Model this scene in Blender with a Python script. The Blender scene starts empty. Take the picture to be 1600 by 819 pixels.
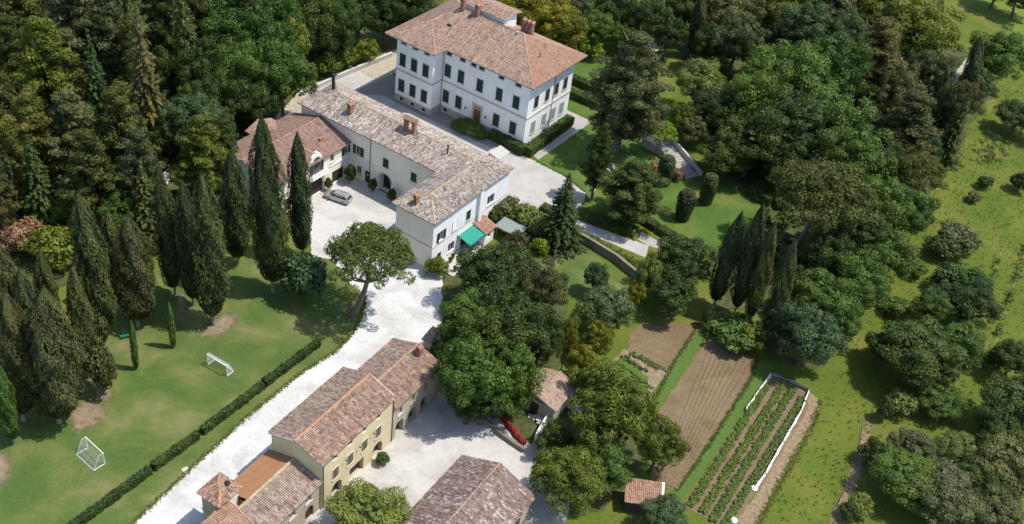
import bpy, math, random
import numpy as np
from mathutils import Vector, Matrix

R = math.radians
scene = bpy.context.scene
COL = scene.collection
# ------------------------------------------------------------------ camera
cam_data = bpy.data.cameras.new("camera")
cam = bpy.data.objects.new("camera", cam_data)
COL.objects.link(cam)
cam_data.sensor_fit = 'HORIZONTAL'
cam_data.sensor_width = 36.0
cam_data.lens = 36.0 * 1692.0 / 1600.0
cam_data.clip_start = 1.0
cam_data.clip_end = 3000.0
PITCH, ROLL, CAM_H = R(38.57), R(8.15), 105.0
cr, sr, cp, sp = math.cos(ROLL), math.sin(ROLL), math.cos(PITCH), math.sin(PITCH)
fwd = Vector((0, cp, -sp)); rt = Vector((1, 0, 0)); upv = Vector((0, sp, cp))
X = rt * cr + upv * sr
Y = upv * cr - rt * sr
Z = -fwd
cam.matrix_world = Matrix(((X.x, Y.x, Z.x, 0), (X.y, Y.y, Z.y, 0), (X.z, Y.z, Z.z, CAM_H), (0, 0, 0, 1)))
scene.camera = cam
# ------------------------------------------------------------------ sky, sun, exposure
SUN_EL, SUN_AZ = R(64.0), R(2.0)          # azimuth measured from +X towards +Y
world = bpy.data.worlds.new("World"); scene.world = world
world.use_nodes = True
wn = world.node_tree.nodes; wl = world.node_tree.links
for n in list(wn): wn.remove(n)
sky = wn.new('ShaderNodeTexSky'); sky.sky_type = 'NISHITA'; sky.sun_disc = False
sky.sun_elevation = SUN_EL; sky.sun_rotation = R(90.0) - SUN_AZ
bg = wn.new('ShaderNodeBackground'); bg.inputs['Strength'].default_value = 0.15
wo = wn.new('ShaderNodeOutputWorld')
wl.new(sky.outputs[0], bg.inputs[0]); wl.new(bg.outputs[0], wo.inputs[0])
sun_data = bpy.data.lights.new("sun", 'SUN'); sun_data.energy = 3.4; sun_data.angle = R(0.53)
sun_data.color = (1.0, 0.955, 0.88)
sun = bpy.data.objects.new("sun", sun_data); COL.objects.link(sun)
sdir = Vector((math.cos(SUN_EL) * math.cos(SUN_AZ), math.cos(SUN_EL) * math.sin(SUN_AZ), math.sin(SUN_EL)))
sun.rotation_euler = sdir.to_track_quat('Z', 'Y').to_euler()
sun.location = (60, 150, 150)
scene.view_settings.view_transform = 'Standard'
scene.view_settings.look = 'None'
scene.view_settings.exposure = 0.6
scene.view_settings.gamma = 1.0
scene.render.engine = 'CYCLES'
scene.cycles.max_bounces = 6
scene.cycles.transparent_max_bounces = 8

# ------------------------------------------------------------------ helpers
rng = np.random.default_rng(7)
random.seed(11)

def tag(o, label=None, cat=None, group=None, kind=None):
    if label: o["label"] = label
    if cat: o["category"] = cat
    if group: o["group"] = group
    if kind: o["kind"] = kind
    return o

def empty(name, loc=(0, 0, 0), rz=0.0, label=None, cat=None, group=None):
    o = bpy.data.objects.new(name, None)
    o.location = loc; o.rotation_euler = (0, 0, rz); o.empty_display_size = 0.3
    COL.objects.link(o)
    return tag(o, label, cat, group)

def obj(name, me, parent=None, kind=None):
    o = bpy.data.objects.new(name, me)
    COL.objects.link(o)
    if parent is not None: o.parent = parent
    if kind: o["kind"] = kind
    return o

class MB:
    """collects faces, builds ONE mesh"""
    def __init__(s): s.v = []; s.f = []
    def face(s, pts):
        n = len(s.v); s.v += [tuple(p) for p in pts]; s.f.append(tuple(range(n, n + len(pts)))); return s
    def box(s, x0, x1, y0, y1, z0, z1):
        n = len(s.v)
        s.v += [(x0,y0,z0),(x1,y0,z0),(x1,y1,z0),(x0,y1,z0),(x0,y0,z1),(x1,y0,z1),(x1,y1,z1),(x0,y1,z1)]
        s.f += [tuple(n+i for i in q) for q in ((0,3,2,1),(4,5,6,7),(0,1,5,4),(1,2,6,5),(2,3,7,6),(3,0,4,7))]
        return s
    def hexa(s, P8):
        n = len(s.v); s.v += [tuple(p) for p in P8]
        s.f += [tuple(n+i for i in q) for q in ((0,3,2,1),(4,5,6,7),(0,1,5,4),(1,2,6,5),(2,3,7,6),(3,0,4,7))]
        return s
    def prism(s, poly, z0, z1):
        """vertical prism over xy polygon"""
        n = len(s.v); k = len(poly)
        s.v += [(p[0], p[1], z0) for p in poly] + [(p[0], p[1], z1) for p in poly]
        s.f.append(tuple(n + i for i in range(k))[::-1]); s.f.append(tuple(n + k + i for i in range(k)))
        for i in range(k):
            j = (i + 1) % k; s.f.append((n+i, n+j, n+k+j, n+k+i))
        return s
    def slab(s, poly, t):
        """3D planar polygon thickened straight down by t"""
        n = len(s.v); k = len(poly)
        s.v += [tuple(p) for p in poly] + [(p[0], p[1], p[2] - t) for p in poly]
        s.f.append(tuple(n + i for i in range(k))); s.f.append(tuple(n + k + i for i in range(k))[::-1])
        for i in range(k):
            j = (i + 1) % k; s.f.append((n+j, n+i, n+k+i, n+k+j))
        return s
    def tube(s, a, b, r0, r1=None, n=8, caps=True):
        r1 = r0 if r1 is None else r1
        a = Vector(a); b = Vector(b); d = (b - a)
        if d.length < 1e-6: return s
        d.normalize()
        t = Vector((0,0,1)) if abs(d.z) < .9 else Vector((1,0,0))
        e1 = d.cross(t).normalized(); e2 = d.cross(e1)
        k = len(s.v)
        for c, r in ((a, r0), (b, r1)):
            for i in range(n):
                w = 2*math.pi*i/n
                s.v.append(tuple(c + e1*(r*math.cos(w)) + e2*(r*math.sin(w))))
        for i in range(n):
            j = (i+1) % n; s.f.append((k+i, k+j, k+n+j, k+n+i))
        if caps:
            s.f.append(tuple(k+i for i in range(n))[::-1]); s.f.append(tuple(k+n+i for i in range(n)))
        return s
    def lathe(s, prof, c=(0,0,0), n=10):
        k = len(s.v)
        for r, z in prof:
            for i in range(n):
                w = 2*math.pi*i/n; s.v.append((c[0]+r*math.cos(w), c[1]+r*math.sin(w), c[2]+z))
        for m in range(len(prof)-1):
            for i in range(n):
                j = (i+1) % n; s.f.append((k+m*n+i, k+m*n+j, k+(m+1)*n+j, k+(m+1)*n+i))
        return s
    def mesh(s, name, mat=None):
        me = bpy.data.meshes.new(name); me.from_pydata(s.v, [], s.f); me.update()
        if mat: me.materials.append(mat)
        return me
    def build(s, name, mat, parent=None, kind=None):
        return obj(name, s.mesh(name, mat), parent, kind)

def quads_mesh(name, V4, mat, vals=None, attr="lv"):
    """V4: (n,4,3) array of quads -> mesh with a per-face value"""
    n = len(V4)
    me = bpy.data.meshes.new(name)
    me.vertices.add(4*n); me.vertices.foreach_set("co", np.ascontiguousarray(V4, dtype=np.float32).ravel())
    me.loops.add(4*n); me.loops.foreach_set("vertex_index", np.arange(4*n, dtype=np.int32))
    me.polygons.add(n)
    me.polygons.foreach_set("loop_start", np.arange(0, 4*n, 4, dtype=np.int32))
    me.update(calc_edges=True)
    if vals is not None:
        a = me.attributes.new(attr, 'FLOAT', 'FACE'); a.data.foreach_set("value", np.asarray(vals, dtype=np.float32))
    if mat: me.materials.append(mat)
    return me

# ------------------------------------------------------------------ materials
def newmat(name):
    m = bpy.data.materials.new(name); m.use_nodes = True
    nt = m.node_tree; b = nt.nodes["Principled BSDF"]
    return m, nt, b

def N(nt, t, **kw):
    n = nt.nodes.new(t)
    for k, v in kw.items():
        if hasattr(n, k): setattr(n, k, v)
    return n

def noise(nt, scale, detail=4, rough=.6, coord='Object', dist=0.0):
    tc = N(nt, 'ShaderNodeTexCoord'); t = N(nt, 'ShaderNodeTexNoise')
    t.inputs['Scale'].default_value = scale; t.inputs['Detail'].default_value = detail
    t.inputs['Roughness'].default_value = rough; t.inputs['Distortion'].default_value = dist
    nt.links.new(tc.outputs[coord], t.inputs['Vector']); return t

def ramp(nt, src, stops):
    r = N(nt, 'ShaderNodeValToRGB'); e = r.color_ramp.elements
    while len(e) < len(stops): e.new(.5)
    for i, (p, c) in enumerate(stops):
        e[i].position = p; e[i].color = (c[0], c[1], c[2], 1)
    nt.links.new(src, r.inputs[0]); return r

def mix(nt, a, b, fac, mode='MIX'):
    m = N(nt, 'ShaderNodeMix'); m.data_type = 'RGBA'; m.blend_type = mode
    for s, i in ((a, 6), (b, 7)):
        if isinstance(s, tuple): m.inputs[i].default_value = (s[0], s[1], s[2], 1)
        else: nt.links.new(s, m.inputs[i])
    if isinstance(fac, (int, float)): m.inputs[0].default_value = fac
    else: nt.links.new(fac, m.inputs[0])
    return m.outputs[2]

def bump(nt, b, src, strength, dist):
    n = N(nt, 'ShaderNodeBump'); n.inputs['Strength'].default_value = strength; n.inputs['Distance'].default_value = dist
    nt.links.new(src, n.inputs['Height']); nt.links.new(n.outputs[0], b.inputs['Normal'])

def plain(name, col, rough=.7, metal=0.0, vary=.12, scale=3.0, spec=.3):
    m, nt, b = newmat(name)
    t = noise(nt, scale, 5)
    lo = tuple(c*(1-vary) for c in col); hi = tuple(min(1, c*(1+vary)) for c in col)
    r = ramp(nt, t.outputs[0], [(.3, lo), (.7, hi)])
    nt.links.new(r.outputs[0], b.inputs['Base Color'])
    b.inputs['Roughness'].default_value = rough; b.inputs['Metallic'].default_value = metal
    b.inputs['Specular IOR Level'].default_value = spec
    return m

def plaster(name, col, stain, amt=.5):
    m, nt, b = newmat(name)
    big = noise(nt, .35, 6, .65); fine = noise(nt, 6, 4)
    # vertical streaks
    tc = N(nt, 'ShaderNodeTexCoord'); mp = N(nt, 'ShaderNodeMapping'); mp.inputs['Scale'].default_value = (1.6, 1.6, .12)
    st = N(nt, 'ShaderNodeTexNoise'); st.inputs['Scale'].default_value = 1.0; st.inputs['Detail'].default_value = 4
    nt.links.new(tc.outputs['Object'], mp.inputs[0]); nt.links.new(mp.outputs[0], st.inputs['Vector'])
    f1 = ramp(nt, big.outputs[0], [(.45, (0,0,0)), (.75, (1,1,1))])
    f2 = ramp(nt, st.outputs[0], [(.5, (0,0,0)), (.78, (1,1,1))])
    c = mix(nt, col, stain, .0); 
    mm = N(nt, 'ShaderNodeMath', operation='MULTIPLY'); mm.inputs[1].default_value = amt
    nt.links.new(f1.outputs[0], mm.inputs[0])
    c = mix(nt, col, stain, mm.outputs[0])
    m2 = N(nt, 'ShaderNodeMath', operation='MULTIPLY'); m2.inputs[1].default_value = amt*.7
    nt.links.new(f2.outputs[0], m2.inputs[0])
    c = mix(nt, c, stain, m2.outputs[0])
    nt.links.new(c, b.inputs['Base Color']); b.inputs['Roughness'].default_value = .85
    b.inputs['Specular IOR Level'].default_value = .15
    bump(nt, b, fine.outputs[0], .25, .02)
    return m

def ground_mat(name, stops, scale, detail=6, stops2=None, scale2=.05, fac2=.5, bumpd=.06, bs=4.0, rough=.95):
    m, nt, b = newmat(name)
    t = noise(nt, scale, detail, .7)
    r = ramp(nt, t.outputs[0], stops); c = r.outputs[0]
    if stops2:
        t2 = noise(nt, scale2, 5, .6, dist=.4); r2 = ramp(nt, t2.outputs[0], stops2)
        c = mix(nt, c, r2.outputs[0], fac2)
    nt.links.new(c, b.inputs['Base Color']); b.inputs['Roughness'].default_value = rough
    b.inputs['Specular IOR Level'].default_value = .1
    t3 = noise(nt, bs, 4, .7); bump(nt, b, t3.outputs[0], .6, bumpd)
    return m

def tile_mat(name, cols, patch):
    """per-tile value 'lv' picks the colour, broad noise adds lichen / sooty patches"""
    m, nt, b = newmat(name)
    a = N(nt, 'ShaderNodeAttribute'); a.attribute_name = "lv"
    n = len(cols)
    r = ramp(nt, a.outputs['Fac'], [(i/(n-1) if n > 1 else 0, c) for i, c in enumerate(cols)])
    t = noise(nt, .45, 5, .7); f = ramp(nt, t.outputs[0], [(.42, (0,0,0)), (.7, (1,1,1))])
    mm = N(nt, 'ShaderNodeMath', operation='MULTIPLY'); mm.inputs[1].default_value = .55
    nt.links.new(f.outputs[0], mm.inputs[0])
    c = mix(nt, r.outputs[0], patch, mm.outputs[0])
    nt.links.new(c, b.inputs['Base Color']); b.inputs['Roughness'].default_value = .9
    b.inputs['Specular IOR Level'].default_value = .12
    return m

def leaf_mat(name, dark, light, trans=.3):
    m, nt, b = newmat(name)
    a = N(nt, 'ShaderNodeAttribute'); a.attribute_name = "lv"
    G_ = (1.80, 1.66, 1.18)
    dark = tuple(c*g_ for c, g_ in zip(dark, G_)); light = tuple(c*g_ for c, g_ in zip(light, G_))
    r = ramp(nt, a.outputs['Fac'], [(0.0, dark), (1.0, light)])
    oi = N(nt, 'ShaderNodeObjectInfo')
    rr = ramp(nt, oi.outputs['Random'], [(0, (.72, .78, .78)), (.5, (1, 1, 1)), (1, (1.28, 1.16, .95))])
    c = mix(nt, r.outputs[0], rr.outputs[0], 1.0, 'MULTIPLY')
    nt.links.new(c, b.inputs['Base Color']); b.inputs['Roughness'].default_value = .55
    b.inputs['Specular IOR Level'].default_value = .25
    tr = N(nt, 'ShaderNodeBsdfTranslucent'); nt.links.new(c, tr.inputs['Color'])
    mx = N(nt, 'ShaderNodeMixShader'); mx.inputs[0].default_value = trans
    out = nt.nodes['Material Output']
    nt.links.new(b.outputs[0], mx.inputs[1]); nt.links.new(tr.outputs[0], mx.inputs[2]); nt.links.new(mx.outputs[0], out.inputs[0])
    return m

LEAF = {
 'dk': leaf_mat('leaf_dark', (.018,.034,.012), (.050,.082,.024)),
 'md': leaf_mat('leaf_mid', (.026,.052,.014), (.066,.118,.028)),
 'lt': leaf_mat('leaf_light', (.050,.078,.024), (.125,.165,.052)),
 'yl': leaf_mat('leaf_yellowgreen', (.032,.055,.011), (.095,.124,.024)),
 'ol': leaf_mat('leaf_olive', (.034,.046,.014), (.088,.102,.030)),
 'bl': leaf_mat('leaf_bluish', (.024,.046,.024), (.066,.104,.052)),
 'pn': leaf_mat('leaf_stone_pine', (.044,.066,.018), (.108,.140,.040)),
 'br': leaf_mat('leaf_brownish', (.036,.041,.017), (.090,.094,.042)),
 'gr': leaf_mat('leaf_grey', (.036,.048,.024), (.096,.112,.056)),
 'pk': leaf_mat('leaf_dry_pink', (.090,.062,.046), (.205,.140,.112)),
 'lm': leaf_mat('leaf_lime', (.070,.115,.012), (.150,.235,.026)),
 'go': leaf_mat('leaf_golden', (.056,.070,.010), (.150,.158,.026)),
 'cr': leaf_mat('crop_leaf', (.048,.086,.026), (.098,.150,.050)),
 'vg': leaf_mat('verge_leaf', (.052,.076,.018), (.088,.112,.030)),
 'wd': leaf_mat('weed_leaf', (.058,.084,.014), (.100,.122,.026)),
 'cy': leaf_mat('leaf_cypress', (.013,.021,.009), (.038,.054,.020), .1),
 'cb': leaf_mat('leaf_cypress_brown', (.022,.027,.011), (.060,.064,.027), .1),
 'co': leaf_mat('leaf_cypress_olive', (.024,.033,.011), (.060,.072,.025), .1),
}
M_BARK = plain('bark', (.11,.085,.065), .95, vary=.35, scale=5)
M_BARKP = plain('bark_pine', (.17,.125,.10), .95, vary=.35, scale=5)
M_BARKL = plain('bark_pale', (.26,.22,.18), .95, vary=.3, scale=5)
M_WHITE = plaster('plaster_white', (.84,.835,.82), (.62,.605,.57), .55)
M_CREAM = plaster('plaster_cream', (.85,.79,.66), (.66,.595,.47), .5)
M_YELLOW = plaster('plaster_yellow', (.64,.55,.345), (.48,.395,.25), .6)
M_STUCCO = plaster('old_stone_render', (.46,.40,.29), (.28,.24,.18), .7)
M_STONE = plaster('grey_stone', (.42,.39,.35), (.26,.24,.21), .6)
M_OLD = plaster('old_dark_masonry', (.24,.21,.165), (.12,.11,.08), .8)
M_TRIM = plaster('stone_trim', (.50,.48,.44), (.36,.34,.31), .4)
M_SHUT = plain('shutter_green', (.018,.040,.028), .55, vary=.2)
M_SHUTG = plain('shutter_grey', (.105,.10,.092), .7, vary=.2)
M_SHUTP = plain('shutter_pale_green', (.24,.30,.26), .7, vary=.15)
M_DARK = plain('dark_interior', (.020,.019,.018), .8, vary=.3)
M_WOOD = plain('door_wood', (.17,.085,.035), .6, vary=.25, scale=8)
M_DWOOD = plain('dark_wood', (.045,.032,.024), .7, vary=.25, scale=8)
M_IRON = plain('dark_metal', (.035,.033,.032), .5, metal=.6)
M_BRICK = plain('chimney_brick', (.30,.155,.105), .9, vary=.3, scale=6)
M_COPPER = plain('gutter_copper', (.16,.11,.085), .6, metal=.4)
M_GLASS = plain('window_glass', (.03,.035,.04), .12, vary=.1, spec=.6)
M_TILE_V = tile_mat('villa_tiles', [(.16,.100,.073),(.27,.178,.130),(.335,.222,.164),(.40,.295,.228)], (.28,.205,.157))
M_TILE_R = tile_mat('villa_tiles_new', [(.26,.145,.098),(.34,.20,.137),(.40,.25,.178)], (.33,.21,.147))
M_TILE_L = tile_mat('service_tiles', [(.12,.093,.077),(.25,.202,.168),(.35,.290,.245),(.50,.450,.395)], (.31,.262,.218))
M_TILE_G = tile_mat('garage_tiles', [(.18,.108,.082),(.28,.175,.132),(.35,.23,.178)], (.27,.19,.148))
M_TILE_F = tile_mat('farm_tiles', [(.14,.088,.066),(.25,.152,.108),(.33,.198,.138),(.40,.305,.24)], (.25,.195,.155))
M_TILE_O = tile_mat('farm_tiles_grey', [(.16,.108,.083),(.26,.180,.138),(.33,.238,.184),(.41,.325,.262)], (.25,.185,.145))
M_TILE_B = tile_mat('barn_tiles', [(.14,.086,.070),(.22,.143,.117),(.27,.19,.16),(.46,.41,.37)], (.22,.165,.14))
M_TILE_N = tile_mat('ochre_flat_tiles', [(.33,.165,.085),(.37,.19,.10)], (.34,.18,.095))
M_TILE_S = tile_mat('shed_tiles', [(.30,.20,.15),(.40,.29,.22),(.47,.36,.29)], (.36,.28,.22))
M_RIDGE = tile_mat('ridge_tiles', [(.25,.155,.105),(.36,.22,.145),(.42,.30,.2)], (.33,.24,.15))
M_RIDGEL = tile_mat('ridge_tiles_lichen', [(.27,.21,.15),(.37,.28,.165),(.44,.36,.24)], (.36,.27,.13))
M_RIDGEO = tile_mat('ridge_tiles_orange', [(.36,.175,.09),(.44,.22,.12),(.46,.26,.16)], (.38,.22,.13))

# ------------------------------------------------------------------ ground sheets
M_GROUND = ground_mat('meadow_grass', [(.36,(.054,.084,.012)),(.5,(.096,.118,.018)),(.64,(.160,.155,.030))], 1.8, 10,
                      [(.36,(.058,.108,.014)),(.47,(.088,.126,.020)),(.57,(.126,.140,.025)),(.68,(.178,.164,.048))], .1, .6, .2, 2.5)
M_LAWN = ground_mat('lawn_grass', [(.38,(.066,.096,.026)),(.5,(.098,.130,.036)),(.62,(.145,.162,.056))], 2.4, 10,
                    [(.38,(.056,.098,.022)),(.48,(.084,.122,.030)),(.56,(.120,.140,.042)),(.66,(.185,.172,.075))], .16, .72, .05, 7)
M_LAWN2 = ground_mat('fine_lawn', [(.4,(.058,.105,.020)),(.6,(.092,.142,.030))], 2.2, 8,
                     [(.38,(.052,.100,.018)),(.52,(.080,.132,.025)),(.66,(.145,.150,.042))], .2, .65, .03, 8)
M_FOREST = ground_mat('forest_floor', [(.35,(.042,.050,.018)),(.5,(.066,.078,.026)),(.65,(.105,.100,.045))], .6, 8, bumpd=.15, bs=1.5)
M_GRAVEL = ground_mat('white_gravel', [(.36,(.38,.37,.345)),(.5,(.49,.48,.455)),(.64,(.58,.57,.55))], 2.2, 8,
                      [(.38,(.38,.365,.335)),(.56,(.59,.58,.56))], .22, .5, .015, 20)
M_FORE = ground_mat('forecourt_gravel', [(.3,(.31,.295,.265)),(.5,(.39,.37,.34)),(.7,(.45,.43,.395))], 1.2, 8,
                    [(.36,(.31,.29,.26)),(.6,(.43,.41,.375))], .25, .5, .02, 16)
M_YARD = ground_mat('farmyard_gravel', [(.36,(.34,.325,.295)),(.5,(.43,.41,.38)),(.64,(.50,.48,.45))], 1.5, 8,
                    [(.38,(.34,.32,.285)),(.58,(.51,.49,.46))], .22, .55, .02, 16)
M_PAVE = ground_mat('worn_paving', [(.2,(.26,.245,.22)),(.5,(.34,.32,.285)),(.8,(.42,.40,.36))], 2.5, 6, bumpd=.02, bs=10)
M_PAVE2 = ground_mat('cobbles_shade_toned', [(.3,(.17,.165,.155)),(.5,(.22,.21,.195)),(.7,(.27,.26,.24))], 3, 6, bumpd=.02, bs=10)  # cobbles darkened so their colour carries part of the villa's shadow
M_TRACK = ground_mat('dirt_track', [(.2,(.25,.22,.15)),(.5,(.36,.32,.24)),(.8,(.46,.42,.34))], .6, 8, bumpd=.03, bs=6)
M_SOIL = ground_mat('tilled_soil', [(.36,(.115,.080,.044)),(.5,(.172,.124,.070)),(.64,(.240,.180,.108))], 3.0, 9, 
                    [(.38,(.125,.088,.048)),(.62,(.205,.152,.088))], .25, .5, .10, 6)
M_BARE = ground_mat('bare_earth', [(.36,(.165,.125,.076)),(.5,(.225,.172,.108)),(.64,(.29,.228,.150))], 1.2, 8, bumpd=.03, bs=6)
M_HAY = ground_mat('dry_mown_grass', [(.36,(.155,.115,.066)),(.5,(.225,.168,.100)),(.64,(.295,.228,.142))], 2.0, 9, bumpd=.06, bs=5)
M_DRY = ground_mat('yellowed_grass', [(.35,(.150,.160,.055)),(.5,(.195,.190,.075)),(.65,(.24,.215,.10))], 2.0, 9, bumpd=.04, bs=6)
M_FIELD = ground_mat('far_field_grass', [(.4,(.095,.150,.018)),(.6,(.135,.185,.028))], 1.2, 8, [(.35,(.10,.155,.02)),(.65,(.165,.185,.035))], .08, .5, .08, 4)
M_STRIP = ground_mat('rich_grass', [(.25,(.052,.100,.020)),(.6,(.085,.142,.030)),(.85,(.130,.160,.045))], 2.0, 8, bumpd=.08, bs=5)

def rough_poly(pts, step=.9, amp=.22, seed=0):
    rg = random.Random(seed); out = []
    k = len(pts)
    for i in range(k):
        a = Vector(pts[i][:2]); b = Vector(pts[(i+1) % k][:2]); d = b - a; L = d.length
        n = max(1, int(L/step)); nn = Vector((-d.y, d.x)).normalized() if L > 0 else Vector((0, 0))
        for j in range(n):
            t = j/n; p = a + d*t
            if j > 0: p = p + nn*rg.uniform(-amp, amp)
            out.append((p.x, p.y))
    return out

def sheet(name, pts, z, mat, amp=.22, step=.9, seed=0):
    pl = rough_poly(pts, step, amp, seed) if amp else pts
    ar = sum(pl[i][0]*pl[(i+1) % len(pl)][1] - pl[(i+1) % len(pl)][0]*pl[i][1] for i in range(len(pl)))
    if ar < 0: pl = pl[::-1]
    m = MB(); m.face([(p[0], p[1], z) for p in pl])
    o = m.build(name, mat); o["kind"] = "structure"; return o

def soft_mat(src, name):
    m = src.copy(); m.name = name; nt = m.node_tree; b = nt.nodes['Principled BSDF']; out = nt.nodes['Material Output']
    a = N(nt, 'ShaderNodeAttribute'); a.attribute_name = 'edge'
    t = noise(nt, 1.3, 7, .75); t2 = noise(nt, 6.0, 4, .7)
    ad = N(nt, 'ShaderNodeMath', operation='MULTIPLY_ADD'); ad.inputs[1].default_value = 2.6; ad.inputs[2].default_value = -1.55
    nt.links.new(t.outputs[0], ad.inputs[0])
    a2 = N(nt, 'ShaderNodeMath', operation='MULTIPLY_ADD'); a2.inputs[1].default_value = .8; nt.links.new(t2.outputs[0], a2.inputs[0]); nt.links.new(ad.outputs[0], a2.inputs[2])
    sm = N(nt, 'ShaderNodeMath', operation='ADD'); nt.links.new(a.outputs['Fac'], sm.inputs[0]); nt.links.new(a2.outputs[0], sm.inputs[1])
    r = ramp(nt, sm.outputs[0], [(.22, (0,0,0)), (1.0, (.92,.92,.92))])
    tr = N(nt, 'ShaderNodeBsdfTransparent'); mx = N(nt, 'ShaderNodeMixShader')
    nt.links.new(r.outputs[0], mx.inputs[0]); nt.links.new(tr.outputs[0], mx.inputs[1]); nt.links.new(b.outputs[0], mx.inputs[2]); nt.links.new(mx.outputs[0], out.inputs[0])
    return m

def soft_sheet(name, pts, z, mat, grow=1.25, seed=0):
    """patch that thins out into the grass towards its rim"""
    pl = rough_poly(pts, .8, .15, seed); cx = sum(p[0] for p in pl)/len(pl); cy = sum(p[1] for p in pl)/len(pl)
    ring = lambda f: [(cx+(p[0]-cx)*f, cy+(p[1]-cy)*f, z) for p in pl]
    k = len(pl); v = [(cx, cy, z)] + ring(.55) + ring(grow); f = []
    ar = sum(pl[i][0]*pl[(i+1) % k][1] - pl[(i+1) % k][0]*pl[i][1] for i in range(k))
    for i in range(k):
        j = (i+1) % k; t1 = (0, 1+i, 1+j); t2 = (1+i, 1+k+i, 1+k+j, 1+j)
        f += [t1, t2] if ar > 0 else [t1[::-1], t2[::-1]]
    me = bpy.data.meshes.new(name); me.from_pydata(v, [], f); me.update(); me.materials.append(mat)
    a = me.attributes.new('edge', 'FLOAT', 'POINT'); a.data.foreach_set('value', [1.0]*(1+k) + [0.0]*k)
    o = obj(name, me, None, 'structure'); return o

g = MB(); g.face([(-900,-500,0),(900,-500,0),(900,1500,0),(-900,1500,0)])
tag(g.build('ground', M_GROUND), kind='structure')
sheet('forest_floor', [(-144.82, 197.14), (-27.85, 262.56), (-20.88, 201.52), (-30.03, 193.06), (-41.89, 182.82), (-44.51, 178.23), (-44.24, 167.5), (-46.11, 159.18), (-46.33, 151.8), (-39.57, 124.06), (-53.72, 121.56), (-54.07, 114.72), (-60.02, 113.39), (-64.76, 109.49), (-65.75, 96.29), (-81.33, 88.44)], .004, M_FOREST, .5, 2.5, 1)
sheet('forest_floor', [(14.13, 265.54), (106.66, 299.49), (92.33, 243.37), (99.2, 217.5), (81.67, 184.47), (70.83, 162.61), (60.52, 143.78), (52.45, 126.34), (45.29, 116.51), (38.88, 117.88), (37.99, 129.16), (30.86, 126.11), (31.85, 144.02), (40.45, 157.1), (34.21, 165.57), (31.51, 182.7), (28.59, 208.03)], .004, M_FOREST, .5, 2.5, 2)
sheet('forest_floor', [(-10.28, 126.09), (-4.09, 132.27), (3.85, 134.11), (8.43, 124.19), (9.98, 111.92), (7.51, 107.55), (16.43, 108.09), (21.75, 104.23), (20.79, 94.92), (15.18, 85.64), (8.92, 84.53), (5.83, 94.29), (-4.22, 101.51)], .004, M_FOREST, .4, 2, 3)
sheet('far_field', [(99.95, 271.53), (100.75, 259.55), (105.72, 253.92), (109.07, 245.96), (109.85, 232.57), (122.06, 227.08), (146.26, 300.24)], .008, M_FIELD, .3, 2, 35)
sheet('lawn', [(-55.16, 67.87), (-64.7, 87.3), (-61.9, 97.08), (-55.32, 106.1), (-51.98, 116.66), (-44.11, 121.46), (-36.38, 124.8), (-30.66, 125.33), (-26.95, 126.19), (-23.54, 121.58), (-20.45, 119.01), (-20.0, 114.82), (-20.61, 110.57), (-22.13, 106.31), (-25.82, 101.05), (-30.38, 92.44), (-34.59, 83.08), (-38.78, 73.32)], .008, M_LAWN, .15, 1.2, 4)
sheet('lawn', [(1.73, 160.92), (11.15, 177.57), (20.31, 179.62), (23.81, 169.24), (20.73, 150.37), (9.42, 146.69), (10.8, 153.22), (6.8, 157.73)], .008, M_LAWN2, .08, 1.2, 5)
sheet('lawn', [(5.7, 202.53), (13.09, 200.56), (16.51, 190.87), (11.15, 177.57), (6.02, 180.18), (6.4, 193.16)], .008, M_LAWN2, .08, 1.2, 6)
sheet('lawn', [(22.54, 162.57), (27.65, 160.82), (34.32, 167.27), (40.22, 160.97), (41.9, 154.59), (33.9, 142.77), (26.47, 141.89), (20.71, 147.6)], .008, M_LAWN2, .12, 1.2, 7)
sheet('lawn', [(2.79, 134.68), (7.61, 140.04), (10.25, 139.29), (18.6, 131.04), (18.62, 126.43), (10.39, 123.88), (5.17, 129.58)], .008, M_LAWN, .2, 1.2, 8)
sheet('gravel_road', [(-39.08, 73.36), (-34.72, 83.46), (-30.5, 92.87), (-25.93, 101.51), (-22.21, 106.68), (-20.66, 110.83), (-20.05, 115.08), (-20.54, 118.99), (-23.54, 121.58), (-27.13, 126.15), (-30.1, 126.25), (-33.09, 137.22), (-34.89, 142.18), (-29.31, 149.28), (-16.42, 146.8), (-11.53, 142.49), (-11.83, 126.67), (-10.04, 125.84), (-9.46, 120.26), (-8.31, 113.45), (-13.82, 97.26), (-23.57, 82.61), (-28.7, 75.17)], .012, M_GRAVEL, .16, .9, 9)
sheet('courtyard', [(-30.03, 125.95), (-33.09, 137.22), (-34.89, 142.18), (-29.31, 149.28), (-16.42, 146.8), (-12.55, 142.24), (-13.82, 130.02), (-15.0, 125.02), (-22.16, 121.89), (-27.13, 126.15)], .016, M_YARD, .25, .9, 33)
sheet('farmyard', [(-21.96, 76.35), (-20.44, 79.31), (-14.61, 90.44), (-11.81, 95.37), (-8.1, 104.39), (-2.47, 101.26), (3.07, 97.33), (6.24, 94.37), (9.48, 88.62), (10.62, 82.04)], .012, M_YARD, .15, .9, 10)
sheet('forecourt', [(-34.6, 183.69), (-23.13, 174.62), (-7.46, 163.56), (-0.16, 161.68), (1.85, 160.74), (6.8, 157.73), (10.67, 153.58), (10.66, 150.9), (8.57, 146.3), (12.39, 144.34), (19.31, 141.76), (21.62, 140.93), (20.96, 137.73), (17.02, 139.34), (11.94, 141.76), (8.49, 143.4), (3.71, 143.68), (-2.17, 144.05), (-7.0, 149.16), (-14.36, 155.11), (-30.95, 165.53), (-43.39, 173.64)], .012, M_FORE, .1, 1, 11)
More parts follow.
